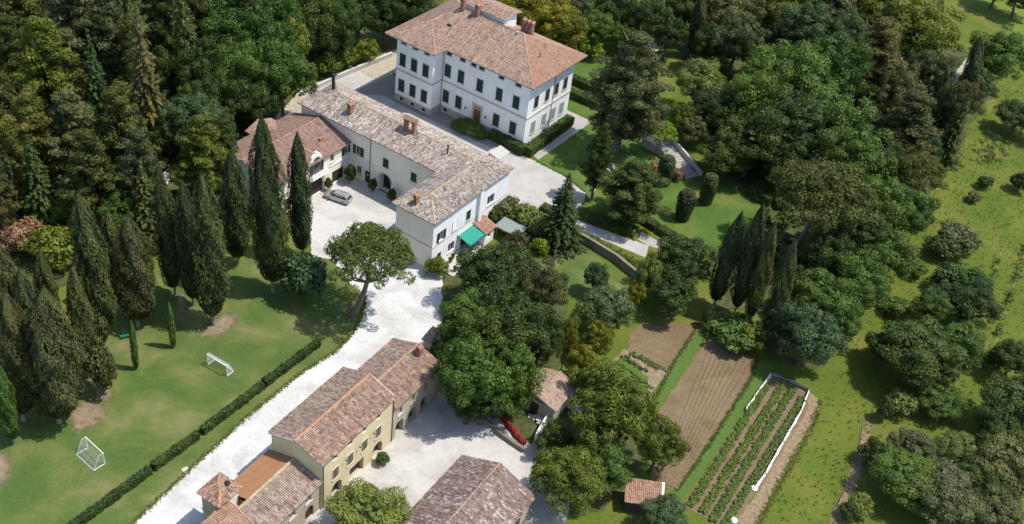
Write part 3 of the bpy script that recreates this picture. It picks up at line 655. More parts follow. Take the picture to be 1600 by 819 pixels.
TREES = [
('pine', 'yl', -75.9, 143.6, 11.0, 24.0, 'tall yellow-olive pine with bare lower trunk in the upper left wood', 'the left wood'),
('pine', 'ol', -83.7, 148.3, 7.5, 21.0, 'olive green pine tree, first from left, fifth row down in the left wood', 'the left wood'),
('pine', 'gr', -78.0, 158.5, 12.3, 24.0, 'grey green pine tree, second from left, third row down in the left wood', 'the left wood'),
('pine', 'gr', -72.0, 158.1, 9.7, 22.0, 'grey green pine tree, first from left, fourth row down in the left wood', 'the left wood'),
('pine', 'ol', -87.9, 162.2, 11.2, 22.0, 'olive green pine tree, first from left, second row down in the left wood', 'the left wood'),
('pine', 'ol', -78.5, 134.1, 7.1, 20.0, 'olive green pine tree, first from left, sixth row down in the left wood', 'the left wood'),
('pine', 'ol', -72.0, 129.1, 9.5, 20.0, 'olive green pine tree, second from left, seventh row down in the left wood', 'the left wood'),
('pine', 'gr', -67.1, 131.0, 10.3, 20.0, 'grey green pine tree, third from left, seventh row down in the left wood', 'the left wood'),
('pine', 'ol', -60.2, 133.1, 9.4, 21.0, 'olive green pine tree, fourth from left, seventh row down in the left wood', 'the left wood'),
('pine', 'gr', -55.1, 126.3, 7.5, 18.0, 'grey green pine tree, fifth from left, seventh row down in the left wood', 'the left wood'),
('pine', 'ol', -61.9, 124.6, 8.7, 18.0, 'olive green pine tree, fourth from left, eighth row down in the left wood', 'the left wood'),
('fir', 'dk', -69.7, 123.4, 7.9, 17.0, 'dark green fir tree, third from left, eighth row down in the left wood', 'the left wood'),
('pine', 'ol', -73.4, 125.3, 7.4, 18.0, 'olive green pine tree, first from left, seventh row down in the left wood', 'the left wood'),
('fir', 'br', -61.3, 145.7, 9.1, 28.0, 'tall brownish fir with bare grey top in the middle of the left wood', 'the left wood'),
('fir', 'dk', -69.7, 146.3, 7.3, 22.0, 'dark green fir tree, second from left, fifth row down in the left wood', 'the left wood'),
('fir', 'dk', -60.3, 161.7, 8.8, 26.0, 'dark green fir tree, third from left, fourth row down in the left wood', 'the left wood'),
('pine', 'dk', -65.4, 166.9, 8.3, 24.0, 'dark green pine tree, second from left, second row down in the left wood', 'the left wood'),
('fir', 'dk', -73.7, 170.2, 7.9, 24.0, 'dark green fir tree, third from left, third row down in the left wood', 'the left wood'),
('pine', 'br', -61.8, 170.6, 7.4, 22.0, 'brownish pine tree, third from left, second row down in the left wood', 'the left wood'),
('oak', 'dk', -61.6, 180.4, 10.1, 18.0, 'dark green broadleaf tree, second from left, first row down in the left wood', 'the left wood'),
('oak', 'dk', -56.2, 158.5, 9.1, 17.0, 'dark green broadleaf tree, fourth from left, fifth row down in the left wood', 'the left wood'),
('oak', 'dk', -62.0, 159.6, 7.0, 14.0, 'dark green broadleaf tree, third from left, fifth row down in the left wood', 'the left wood'),
('oak', 'dk', -52.0, 154.1, 8.5, 14.0, 'dark green broadleaf tree, fifth from left, sixth row down in the left wood', 'the left wood'),
('oak', 'md', -55.9, 170.0, 11.5, 19.0, 'mid green broadleaf tree, fourth from left, fourth row down in the left wood', 'the left wood'),
('oak', 'md', -49.7, 169.3, 11.8, 20.0, 'largest round broadleaf tree behind the garages, mid green', 'the left wood'),
('oak', 'md', -47.5, 177.6, 11.2, 20.0, 'mid green broadleaf tree, fourth from left, third row down in the left wood', 'the left wood'),
('oak', 'lt', -45.6, 174.3, 8.4, 16.0, 'broadleaf tree with paler yellow-tinged side above the tall chimneyed service building', 'the left wood'),
('oak', 'md', -49.6, 159.9, 10.9, 17.0, 'mid green broadleaf tree, fifth from left, fifth row down in the left wood', 'the left wood'),
('oak', 'md', -43.7, 161.7, 10.5, 17.0, 'mid green broadleaf tree, sixth from left, fifth row down in the left wood', 'the left wood'),
('oak', 'dk', -47.1, 157.6, 9.0, 12.0, 'dark green broadleaf tree, sixth from left, sixth row down in the left wood', 'the left wood'),
('oak', 'md', -45.3, 170.4, 7.1, 13.0, 'mid green broadleaf tree, fifth from left, fourth row down in the left wood', 'the left wood'),
('oak', 'dk', -42.8, 181.5, 11.1, 19.0, 'dark green broadleaf tree, fourth from left, second row down in the left wood', 'the left wood'),
('oak', 'md', -38.7, 183.8, 9.2, 16.0, 'mid green broadleaf tree, fifth from left, third row down in the left wood', 'the left wood'),
('oak', 'dk', -43.9, 185.3, 11.3, 20.0, 'dark green broadleaf tree, fourth from left, first row down in the left wood', 'the left wood'),
('oak', 'dk', -37.7, 188.8, 10.1, 18.0, 'dark green broadleaf tree, fifth from left, first row down in the left wood', 'the left wood'),
('oak', 'bl', -54.6, 146.1, 10.4, 13.0, 'bluish green round broadleaf tree beside the white lane glimpse', 'the left wood'),
('oak', 'bl', -51.2, 148.4, 6.6, 10.0, 'bluish green broadleaf tree, fourth from left, sixth row down in the left wood', 'the left wood'),
('pine', 'yl', -48.6, 134.2, 8.5, 17.0, 'yellow-olive pine in front of the bluish broadleaf tree', 'the left wood'),
('pine', 'ol', -46.7, 138.7, 5.4, 14.0, 'olive green pine tree, sixth from left, seventh row down in the left wood', 'the left wood'),
('oak', 'md', -58.5, 145.0, 6.6, 11.0, 'mid green broadleaf tree, second from left, sixth row down in the left wood', 'the left wood'),
('fir', 'dk', -73.3, 122.9, 6.2, 14.0, 'dark green fir tree, second from left, eighth row down in the left wood', 'the left wood'),
('oak', 'md', -62.3, 125.4, 5.7, 8.0, 'mid green broadleaf tree, fifth from left, eighth row down in the left wood', 'the left wood'),
('oak', 'md', -66.6, 123.2, 4.5, 7.0, 'mid green broadleaf tree, second from left, ninth row down in the left wood', 'the left wood'),
('shrub', 'md', -69.7, 122.9, 4.1, 4.0, 'mid green shrub, first from left, ninth row down in the left wood', 'the left wood'),
('shrub', 'pk', -74.9, 123.6, 6.9, 5.0, 'upper dry pinkish bush at the left edge', 'the left wood'),
('shrub', 'pk', -70.7, 118.5, 6.7, 5.0, 'lower dry pinkish bush beside the yellow-green shrub', 'the left wood'),
('shrub', 'yl', -65.2, 116.7, 8.1, 6.0, 'bright yellow-green shrub left of the tall leaning cypress', 'the left wood'),
('shrub', 'bl', -42.4, 182.9, 6.3, 5.0, 'bluish green shrub, sixth from left, fourth row down in the left wood', 'the left wood'),
('shrub', 'yl', -39.8, 180.1, 5.7, 5.0, 'first yellow-green shrub of the row beside the gravel track', 'the left wood'),
('shrub', 'yl', -37.0, 184.0, 5.6, 5.0, 'second yellow-green shrub of the row beside the gravel track', 'the left wood'),
('shrub', 'yl', -34.2, 187.5, 5.6, 5.0, 'third yellow-green shrub of the row beside the gravel track', 'the left wood'),
('oak', 'dk', -31.5, 195.9, 7.9, 9.0, 'dark green broadleaf tree, sixth from left, third row down in the left wood', 'the left wood'),
('oak', 'dk', -31.8, 194.1, 10.4, 14.0, 'dark green broadleaf tree, sixth from left, second row down in the left wood', 'the left wood'),
('oak', 'dk', -27.3, 197.2, 10.5, 15.0, 'dark green broadleaf tree, sixth from left, first row down in the left wood', 'the left wood'),
('oak', 'dk', -36.5, 193.4, 6.5, 12.0, 'dark green broadleaf tree, fifth from left, second row down in the left wood', 'the left wood'),
('pine', 'br', -73.5, 120.1, 5.0, 14.0, 'brownish pine tree, first from left, eighth row down in the left wood', 'the left wood'),
('oak', 'md', -58.1, 122.8, 6.0, 10.0, 'mid green broadleaf tree, third from left, ninth row down in the left wood', 'the left wood'),
('fir', 'ol', -54.1, 123.7, 6.5, 15.0, 'olive green fir tree, sixth from left, eighth row down in the left wood', 'the left wood'),
('pine', 'ol', -90.2, 158.9, 7.3, 21.0, 'olive green pine tree, first from left, third row down in the left wood', 'the left wood'),
('pine', 'gr', -85.1, 165.8, 9.8, 23.0, 'grey green pine tree, first from left, first row down in the left wood', 'the left wood'),
('pine', 'ol', -67.1, 155.6, 6.8, 20.0, 'olive green pine tree, second from left, fourth row down in the left wood', 'the left wood'),
('oak', 'md', -55.6, 153.0, 6.7, 12.0, 'mid green broadleaf tree, third from left, sixth row down in the left wood', 'the left wood'),
('oak', 'dk', -56.0, 180.2, 11.2, 20.0, 'dark green broadleaf tree, third from left, first row down in the left wood', 'the left wood'),
('cyp', 'dk', -52.4, 102.2, 3.8, 24.6, -0.4, -0.0, 'cypress with pointed top leaning left, behind the small green bench', 'the left lawn'),
('cyp', 'br', -49.4, 106.3, 4.7, 18.7, 0.5, 0.0, 'broad brownish cypress with several pale trunks behind the green bench', 'the left lawn'),
('cyp', 'dk', -46.9, 113.2, 2.9, 22.0, -0.1, -0.0, 'slim dark cypress standing clear of the pair, bare trunks showing', 'the left lawn'),
('cyp', 'dk', -43.5, 111.7, 2.9, 21.4, -0.1, -0.0, 'left half of the merged cypress pair beside the bare earth', 'the left lawn'),
('cyp', 'dk', -39.8, 108.6, 4.1, 25.2, -0.0, -0.0, 'right half of the merged cypress pair beside the bare earth', 'the left lawn'),
('cyp', 'dk', -40.2, 121.8, 3.5, 20.6, 0.1, 0.0, 'dark cypress behind the lawn with a clear pale trunk', 'the left lawn'),
('cyp', 'dk', -33.5, 117.0, 4.5, 29.6, -0.9, -0.0, 'tallest dark cypress directly left of the courtyard cypress', 'the left lawn'),
('cyp', 'dk', -31.5, 125.6, 3.1, 22.1, -0.5, -0.0, 'dark cypress at the left edge of the white courtyard', 'the left lawn'),
('cyp', 'br', -52.4, 87.3, 5.4, 22.4, 1.5, 0.0, "biggest brown-tinged cypress with pale trunk on the lawn's left", 'the left lawn'),
('cyp', 'br', -56.8, 87.2, 4.2, 21.1, 1.4, 0.0, 'brown-tinged cypress just left of the biggest lawn cypress', 'the left lawn'),
('cyp', 'br', -60.0, 92.7, 5.5, 23.6, 1.1, 0.0, 'tall brown-tinged cypress at the left edge of the photo', 'the left lawn'),
('cyp', 'ol', -57.4, 98.0, 2.7, 18.5, 0.8, 0.0, 'narrow olive conifer rising behind the biggest lawn cypress', 'the left lawn'),
('cyp', 'ol', -52.1, 95.5, 2.7, 18.7, 0.5, 0.0, 'olive conifer between the biggest cypress and the bench cypress', 'the left lawn'),
('shrub', 'br', -52.4, 99.7, 4.1, 8.0, 'upper rounded brownish shrub right of the biggest lawn cypress', 'the left lawn'),
('shrub', 'br', -49.2, 93.2, 4.0, 8.0, 'lower rounded brownish shrub right of the biggest lawn cypress', 'the left lawn'),
('cyp', 'md', -56.4, 83.2, 2.1, 13.8, 0.6, 0.0, 'brighter green cypress cut by the left edge near a bare patch', 'the left lawn'),
('cyp', 'md', -46.8, 98.1, 0.8, 8.7, 0.2, 0.0, 'small slim cypress on open lawn nearer the green bench', 'the left lawn'),
('cyp', 'md', -43.5, 103.0, 0.8, 8.2, 0.0, 0.0, 'small slim cypress on open lawn farther right', 'the left lawn'),
('shrub', 'bl', -29.0, 116.7, 7.4, 8.0, "big rounded dark shrub at the courtyard's lower left", 'the left lawn'),
('cyp', 'dk', -53.0, 109.3, 3.2, 16.7, 0.1, 0.0, 'dark cypress behind the broad brownish one with pale trunks', 'the left lawn'),
('cyp', 'dk', -56.8, 91.1, 3.4, 21.0, 1.2, 0.0, 'dark cypress hemmed in between the two brown-tinged ones', 'the left lawn'),
('oak', 'dk', -2.3, 119.8, 10.8, 12.0, "dark oak crown touching the white wing's terrace", 'the estate grounds'),
('oak', 'md', -4.9, 107.5, 8.9, 13.0, 'oak left of centre leaning over the gravel road', 'the estate grounds'),
('oak', 'dk', 1.3, 106.2, 11.5, 15.0, 'largest dark oak in the middle of the photo', 'the estate grounds'),
('oak', 'br', 4.6, 118.8, 7.7, 11.0, "oak with brown-tinged leaves at the lower lawn's corner", 'the estate grounds'),
('oak', 'md', -3.1, 97.1, 9.1, 14.5, "oak spreading over the farmhouse's far end", 'the estate grounds'),
('oak', 'md', 1.8, 100.5, 8.3, 12.0, 'oak above the small tan-roofed shed', 'the estate grounds'),
('oak', 'dk', -1.5, 102.6, 10.8, 14.0, 'dark oak in the heart of the central crown mass', 'the estate grounds'),
('oak', 'md', 0.4, 98.7, 8.6, 8.0, 'low oak crown hanging over the red tarpaulin', 'the estate grounds'),
('oak', 'dk', 5.3, 108.4, 7.3, 12.0, 'dark oak crown next to the narrow golden tree', 'the estate grounds'),
('oak', 'dk', -2.3, 98.3, 7.7, 6.5, 'low dark oak crown at the farmyard edge under the taller oaks', 'the estate grounds'),
('shrub', 'dk', 2.0, 99.4, 2.9, 3.0, 'dark bush at the upper end of the red tarpaulin', 'the estate grounds'),
('oak', 'dk', -6.7, 104.3, 5.1, 9.0, 'small dark oak between the gravel road and farmhouse hut', 'the estate grounds'),
('shrub', 'yl', -11.1, 126.1, 3.7, 3.2, 'yellow-green shrub at the foot of the cream end wall', 'the estate grounds'),
('fir', 'dk', 6.8, 137.7, 8.4, 14.0, 'dark spruce at the edge of the gravel forecourt', 'the estate grounds'),
('shrub', 'gr', -2.3, 142.4, 5.4, 4.5, "tall pale bush at the white wing's back corner", 'the estate grounds'),
('shrub', 'lt', 1.0, 141.0, 5.2, 4.5, 'pale blossoming bush in the middle of the forecourt hedge line', 'the estate grounds'),
('shrub', 'lt', 4.0, 139.6, 4.5, 4.0, 'pale blossoming bush next to the dark spruce', 'the estate grounds'),
('shrub', 'lm', 4.1, 134.9, 3.0, 3.0, 'rounded lime bush on the lower lawn below the spruce', 'the estate grounds'),
('shrub', 'br', 0.2, 133.7, 4.2, 4.5, 'greyish-brown bush in front of the grey canopy', 'the estate grounds'),
('shrub', 'dk', -4.1, 140.5, 3.5, 4.0, "dark bush against the white wing's far end", 'the estate grounds'),
('oak', 'go', 8.8, 108.6, 3.1, 11.0, 'narrow golden tree beside the large central oak', 'the estate grounds'),
('oak', 'bl', 14.1, 117.4, 8.8, 9.0, "bluish broadleaf tree at the lower lawn's bottom corner", 'the estate grounds'),
('oak', 'bl', 12.8, 126.6, 4.2, 6.0, 'small bluish tree standing on the lower lawn', 'the estate grounds'),
('oak', 'go', 13.4, 111.5, 4.6, 8.0, 'golden-green tree beside the vegetable beds', 'the estate grounds'),
('oak', 'go', 19.0, 124.4, 3.2, 6.0, "small golden tree below the curved path's wall", 'the estate grounds'),
('oak', 'lt', 20.5, 126.6, 4.4, 10.0, 'slim pale tree at the end of the white path', 'the estate grounds'),
('oak', 'dk', 25.5, 129.5, 9.0, 11.0, "round dark tree between the path's end and the slanting cypresses", 'the estate grounds'),
('oak', 'dk', 24.0, 124.6, 7.6, 8.0, 'low dark tree above the bare soil plot', 'the estate grounds'),
('oak', 'yl', 15.3, 95.5, 11.0, 13.0, 'large yellowish-green tree below the vegetable beds', 'the estate grounds'),
('oak', 'yl', 21.4, 93.0, 6.8, 10.0, 'yellowish-green tree overhanging the ploughed strip', 'the estate grounds'),
('oak', 'yl', 13.1, 102.6, 6.3, 8.5, 'yellowish-green tree right of the tan-roofed shed', 'the estate grounds'),
('oak', 'go', 11.4, 106.9, 4.5, 8.0, 'golden tree touching the tan-roofed shed', 'the estate grounds'),
('oak', 'yl', 10.1, 86.0, 8.7, 9.0, "yellowish-green tree beside the barn's shaded yard", 'the estate grounds'),
('oak', 'dk', 8.6, 93.9, 4.9, 5.0, 'dark low tree below the tan-roofed shed', 'the estate grounds'),
('oak', 'md', 14.3, 89.5, 8.0, 8.0, 'mid green tree left of the small red-roofed shed', 'the estate grounds'),
('oak', 'lt', -12.1, 77.0, 9.3, 8.0, 'bright walnut tree in the farmyard at the bottom edge', 'the estate grounds'),
('oak', 'bl', 22.4, 84.0, 6.3, 5.0, 'bluish tree at the bottom edge below the red-roofed shed', 'the estate grounds'),
('weep', 'gr', 16.1, 167.4, 14.9, 24.0, "tall dark cedar beside the villa's right-hand lawn", 'the estate grounds'),
('weep', 'dk', 11.8, 151.7, 5.1, 15.0, 'narrow dark ivy-clad conifer left of the garden steps', 'the estate grounds'),
('weep', 'dk', 17.9, 146.6, 11.7, 12.0, 'wide dark yew below the cedar', 'the estate grounds'),
('umb', 'lm', 23.3, 169.4, 6.3, 6.0, 'bright lime flat-topped tree above the garden stairs', 'the estate grounds'),
('oak', 'yl', 27.1, 173.4, 5.2, 9.0, 'yellow-green shrub tree right of the lime flat-topped tree', 'the estate grounds'),
('oak', 'gr', 28.8, 171.7, 5.9, 8.0, 'grey-green tree right of the garden stairs', 'the estate grounds'),
('oak', 'lt', 30.8, 185.2, 10.3, 12.0, 'light green tree above the garden stairs', 'the estate grounds'),
('shrub', 'md', 33.9, 120.2, 8.0, 4.0, 'low spreading bush above the ploughed strip', 'the estate grounds'),
('shrub', 'yl', 36.4, 119.6, 4.8, 4.5, 'yellow-green end of the low spreading bush mass', 'the estate grounds'),
('shrub', 'bl', 30.0, 122.9, 1.9, 4.0, "small bluish bush by the ploughed strip's upper corner", 'the estate grounds'),
('umb', 'pn', -19.2, 114.8, 12.4, 14.0, 'umbrella pine with leaning trunk beside the gravel road', 'the estate grounds'),
('col', 'dk', 24.2, 159.3, 2.7, 6.0, 'clipped yew next to the pink-flowered garden stairs', 'the estate grounds'),
('col', 'dk', 27.3, 149.7, 2.8, 6.0, 'clipped yew nearest the path on the garden lawn', 'the estate grounds'),
('col', 'dk', 31.5, 155.4, 2.6, 6.0, 'clipped yew farthest right on the garden lawn', 'the estate grounds'),
('cyp', 'dk', 31.4, 128.0, 2.8, 18.0, 0.1, 0.0, 'leftmost of the four slanting cypresses above the ploughed strip', 'the estate grounds'),
('cyp', 'dk', 34.6, 126.9, 2.7, 20.7, -0.8, -0.0, 'tallest second of the four slanting cypresses', 'the estate grounds'),
('cyp', 'ol', 36.5, 125.1, 2.3, 19.0, -0.8, -0.0, 'third of the four slanting cypresses, olive tinged', 'the estate grounds'),
('cyp', 'dk', 39.3, 122.4, 2.4, 18.6, -1.0, -0.0, 'rightmost of the four slanting cypresses', 'the estate grounds'),
('shrub', 'pk', 22.8, 162.6, 2.8, 2.2, 'left pink-flowering bush beside the garden stairs', 'the estate grounds'),
('shrub', 'pk', 26.6, 161.6, 2.8, 2.2, 'right pink-flowering bush beside the garden stairs', 'the estate grounds'),
('shrub', 'dk', -31.4, 143.4, 1.4, 2.6, 'potted rounded shrub between the two garage openings', 'the estate grounds'),
('shrub', 'dk', -28.5, 146.1, 2.1, 4.0, "tall rounded shrub in the courtyard's inner corner", 'the estate grounds'),
('shrub', 'dk', -24.4, 144.8, 1.6, 2.6, 'small rounded shrub left of the carriage arch', 'the estate grounds'),
('shrub', 'dk', -20.9, 142.7, 1.6, 2.8, 'small rounded shrub right of the carriage arch', 'the estate grounds'),
('shrub', 'md', -12.4, 88.2, 1.8, 2.0, 'green bush against the yellow farmhouse by the arch', 'the estate grounds'),
('shrub', 'md', -16.3, 81.3, 1.4, 2.0, "pair-mate bush by the farmhouse's nearest arch", 'the estate grounds'),
('oak', 'go', -0.8, 201.8, 13.2, 15.0, 'golden green broadleaf tree, second from left, second row down in the park behind the villa', 'the park behind the villa'),
('oak', 'go', -6.3, 201.3, 9.3, 13.0, 'golden green broadleaf tree, first from left, second row down in the park behind the villa', 'the park behind the villa'),
('oak', 'go', 4.0, 198.9, 9.2, 12.0, 'golden green broadleaf tree, first from left, third row down in the park behind the villa', 'the park behind the villa'),
('oak', 'yl', -12.9, 206.3, 10.8, 14.0, 'yellow green broadleaf tree, first from left, first row down in the park behind the villa', 'the park behind the villa'),
('shrub', 'lm', 9.1, 202.4, 7.0, 5.0, "bright lime shrub right of the villa roof's far corner", 'the park behind the villa'),
('oak', 'md', 11.1, 204.2, 8.1, 10.0, 'mid green broadleaf tree, third from left, second row down in the park behind the villa', 'the park behind the villa'),
('oak', 'bl', 5.9, 210.2, 8.2, 12.0, 'bluish green broadleaf tree, second from left, first row down in the park behind the villa', 'the park behind the villa'),
('oak', 'md', 15.8, 205.2, 6.2, 8.0, 'mid green broadleaf tree, second from left, third row down in the park behind the villa', 'the park behind the villa'),
('oak', 'dk', 13.6, 211.4, 9.6, 13.0, 'dark green broadleaf tree, third from left, first row down in the park behind the villa', 'the park behind the villa'),
('oak', 'dk', 20.6, 208.2, 9.5, 13.0, 'dark green broadleaf tree, fifth from left, second row down in the park behind the villa', 'the park behind the villa'),
('cyp', 'dk', 17.4, 210.4, 2.8, 13.1, -0.8, -0.0, 'dark green cypress tree, fourth from left, second row down in the park behind the villa', 'the park behind the villa'),
('oak', 'dk', 25.3, 205.7, 7.6, 11.0, 'dark green broadleaf tree, third from left, third row down in the park behind the villa', 'the park behind the villa'),
('oak', 'dk', 28.2, 214.9, 9.8, 14.0, 'dark green broadleaf tree, fourth from left, first row down in the park behind the villa', 'the park behind the villa'),
('cyp', 'dk', 31.9, 209.0, 3.2, 14.6, -1.3, -0.0, 'dark green cypress tree, sixth from left, second row down in the park behind the villa', 'the park behind the villa'),
('oak', 'dk', 33.7, 202.5, 8.1, 12.0, 'dark green broadleaf tree, fourth from left, third row down in the park behind the villa', 'the park behind the villa'),
('oak', 'gr', 35.6, 214.9, 11.3, 15.0, 'grey green broadleaf tree, fifth from left, first row down in the park behind the villa', 'the park behind the villa'),
('oak', 'gr', 39.1, 202.9, 12.4, 15.0, 'dark holm oak with pale glinting leaves right of the light tree', 'the park behind the villa'),
('oak', 'ol', 46.9, 221.1, 10.2, 13.0, 'olive green broadleaf tree, sixth from left, first row down in the park behind the villa', 'the park behind the villa'),
('oak', 'md', 46.7, 184.2, 17.5, 19.0, 'widest mid green tree at the top of the right grove', 'the right grove'),
('oak', 'md', 56.3, 194.4, 13.2, 17.0, 'mid green broadleaf tree, first from left, second row down in the right grove', 'the right grove'),
('oak', 'md', 40.4, 177.3, 13.3, 17.0, 'mid green broadleaf tree, second from left, third row down in the right grove', 'the right grove'),
('oak', 'dk', 39.1, 165.4, 12.7, 14.0, 'dark green broadleaf tree, second from left, fourth row down in the right grove', 'the right grove'),
('oak', 'dk', 33.2, 175.8, 9.6, 12.0, 'dark green broadleaf tree, first from left, third row down in the right grove', 'the right grove'),
('oak', 'dk', 45.1, 167.4, 15.2, 17.0, 'dark green broadleaf tree, third from left, fourth row down in the right grove', 'the right grove'),
('oak', 'md', 53.2, 173.2, 14.5, 16.0, 'mid green broadleaf tree, third from left, third row down in the right grove', 'the right grove'),
('oak', 'dk', 34.7, 163.7, 10.4, 9.0, 'dark green broadleaf tree, first from left, fourth row down in the right grove', 'the right grove'),
('oak', 'md', 56.4, 163.4, 13.1, 15.0, 'brightest green tree above the leaning umbrella pine', 'the right grove'),
('oak', 'dk', 44.6, 162.4, 9.2, 11.0, 'dark green broadleaf tree, first from left, fifth row down in the right grove', 'the right grove'),
('oak', 'bl', 54.2, 212.9, 11.9, 15.0, 'bluish green broadleaf tree, second from left, first row down in the right grove', 'the right grove'),
('oak', 'bl', 62.6, 213.8, 9.5, 14.0, 'bluish green broadleaf tree, second from left, second row down in the right grove', 'the right grove'),
('pine', 'br', 66.2, 200.9, 12.6, 18.0, 'brownish pine tree, third from left, second row down in the right grove', 'the right grove'),
('pine', 'gr', 60.9, 223.0, 11.8, 17.0, 'grey green pine tree, third from left, first row down in the right grove', 'the right grove'),
('oak', 'yl', 51.7, 225.9, 11.9, 14.0, 'yellow green broadleaf tree, first from left, first row down in the right grove', 'the right grove'),
('oak', 'yl', 72.4, 228.8, 13.7, 15.0, 'yellow green broadleaf tree, fourth from left, first row down in the right grove', 'the right grove'),
('oak', 'yl', 77.6, 217.3, 19.2, 17.0, 'tall airy yellow-green tree below the top right field', 'the right grove'),
('oak', 'gr', 77.9, 202.1, 11.2, 13.0, 'grey green broadleaf tree, fifth from left, second row down in the right grove', 'the right grove'),
('oak', 'gr', 70.1, 192.5, 9.4, 13.0, 'grey green broadleaf tree, fourth from left, second row down in the right grove', 'the right grove'),
('pine', 'br', 67.2, 173.9, 12.4, 17.0, 'brownish pine tree, fourth from left, fourth row down in the right grove', 'the right grove'),
('umb', 'br', 80.3, 187.8, 8.8, 13.0, 'brownish umbrella pine tree, sixth from left, third row down in the right grove', 'the right grove'),
('cyp', 'dk', 86.3, 197.8, 3.3, 19.0, -3.2, -0.0, 'dark cypress near the top right field', 'the right grove'),
('cyp', 'dk', 78.8, 193.2, 2.4, 13.3, -1.0, -0.0, 'dark green cypress tree, fourth from left, third row down in the right grove', 'the right grove'),
('oak', 'md', 95.2, 213.9, 12.9, 14.0, 'rounded poplar-like tree at the edge of the top right field', 'the right grove'),
('oak', 'md', 88.4, 203.6, 7.2, 10.0, 'mid green broadleaf tree, sixth from left, second row down in the right grove', 'the right grove'),
('fir', 'dk', 78.6, 181.0, 7.0, 14.0, 'dark green fir tree, sixth from left, fourth row down in the right grove', 'the right grove'),
('oak', 'dk', 77.9, 188.4, 8.0, 10.0, 'dark green broadleaf tree, fifth from left, third row down in the right grove', 'the right grove'),
('umb', 'ol', 67.3, 161.7, 9.7, 11.0, 'olive green umbrella pine tree, sixth from left, fifth row down in the right grove', 'the right grove'),
('umb', 'ol', 47.3, 144.7, 17.5, 16.0, 'wide umbrella pine with slanting trunk above the right slope', 'the right grove'),
('oak', 'md', 59.6, 150.5, 11.6, 13.0, 'mid green broadleaf tree, third from left, fifth row down in the right grove', 'the right grove'),
('oak', 'md', 63.7, 150.9, 9.0, 12.0, 'mid green broadleaf tree, fifth from left, fifth row down in the right grove', 'the right grove'),
('oak', 'dk', 54.6, 141.4, 10.7, 12.0, 'dark green broadleaf tree, seventh from left, sixth row down in the right grove', 'the right grove'),
('oak', 'md', 58.6, 139.7, 9.6, 11.0, 'mid green broadleaf tree, eighth from left, sixth row down in the right grove', 'the right grove'),
('oak', 'md', 52.3, 130.6, 9.7, 11.0, 'mid green broadleaf tree, sixth from left, sixth row down in the right grove', 'the right grove'),
('oak', 'dk', 49.0, 136.5, 9.3, 11.0, 'dark green broadleaf tree, fourth from left, sixth row down in the right grove', 'the right grove'),
('oak', 'md', 46.5, 126.0, 9.8, 11.0, 'mid green broadleaf tree, third from left, sixth row down in the right grove', 'the right grove'),
('oak', 'bl', 43.0, 117.4, 10.3, 11.0, "bluish tree at the grove's lower tip beside the netted beds", 'the right grove'),
('oak', 'dk', 44.6, 129.4, 6.0, 9.0, 'dark green broadleaf tree, second from left, sixth row down in the right grove', 'the right grove'),
('oak', 'md', 48.3, 122.3, 6.8, 9.0, 'mid green broadleaf tree, fifth from left, sixth row down in the right grove', 'the right grove'),
('oak', 'dk', 40.6, 121.3, 5.8, 8.0, 'dark green broadleaf tree, first from left, sixth row down in the right grove', 'the right grove'),
('oak', 'md', 53.7, 148.5, 8.8, 12.0, 'mid green broadleaf tree, second from left, fifth row down in the right grove', 'the right grove'),
('oak', 'dk', 62.4, 163.7, 8.3, 12.0, 'dark green broadleaf tree, fourth from left, fifth row down in the right grove', 'the right grove'),
('oak', 'bl', 73.4, 176.2, 5.1, 8.0, 'bluish green broadleaf tree, fifth from left, fourth row down in the right grove', 'the right grove'),
('oak', 'dk', 112.1, 254.0, 10.5, 10.0, 'dark green broadleaf tree, sixth from left, first row down in the right grove', 'the right grove'),
('oak', 'dk', 107.5, 257.5, 10.5, 10.0, 'dark green broadleaf tree, fifth from left, first row down in the right grove', 'the right grove'),
('shrub', 'gr', 73.8, 151.7, 7.7, 5.0, 'grey green shrub, first from left, first row down in the right meadow', 'the right meadow'),
('shrub', 'dk', 71.4, 149.3, 5.8, 4.0, 'dark green shrub, third from left, second row down in the right meadow', 'the right meadow'),
('thin', 'dk', 88.9, 185.7, 5.4, 4.0, 'dark green sapling, fifth from left, first row down in the right meadow', 'the right meadow'),
('thin', 'dk', 87.8, 182.6, 3.5, 3.0, 'dark green sapling, fourth from left, first row down in the right meadow', 'the right meadow'),
('shrub', 'dk', 84.6, 173.4, 3.1, 2.5, 'dark green shrub, third from left, first row down in the right meadow', 'the right meadow'),
('shrub', 'gr', 81.3, 168.2, 2.8, 2.0, 'grey green shrub, second from left, first row down in the right meadow', 'the right meadow'),
('oak', 'dk', 96.1, 195.5, 9.9, 7.0, 'dark round tree at the right edge below the field', 'the right meadow'),
('shrub', 'dk', 91.2, 174.2, 3.9, 4.0, 'dark green shrub, sixth from left, first row down in the right meadow', 'the right meadow'),
('shrub', 'bl', 70.0, 140.2, 6.2, 5.0, 'bluish green shrub, fourth from left, second row down in the right meadow', 'the right meadow'),
('oak', 'dk', 69.9, 132.1, 9.8, 8.0, 'dark green broadleaf tree, fifth from left, second row down in the right meadow', 'the right meadow'),
('oak', 'md', 64.6, 130.4, 6.3, 7.0, 'mid green broadleaf tree, second from left, second row down in the right meadow', 'the right meadow'),
('oak', 'dk', 58.9, 117.3, 12.6, 10.0, 'biggest dark round tree on the right-hand slope', 'the right meadow'),
('oak', 'dk', 55.2, 120.2, 5.9, 6.0, 'dark green broadleaf tree, first from left, third row down in the right meadow', 'the right meadow'),
('oak', 'md', 65.9, 120.5, 8.4, 9.0, 'mid green broadleaf tree, fourth from left, third row down in the right meadow', 'the right meadow'),
('shrub', 'md', 72.4, 123.0, 3.5, 3.0, 'mid green shrub, fifth from left, third row down in the right meadow', 'the right meadow'),
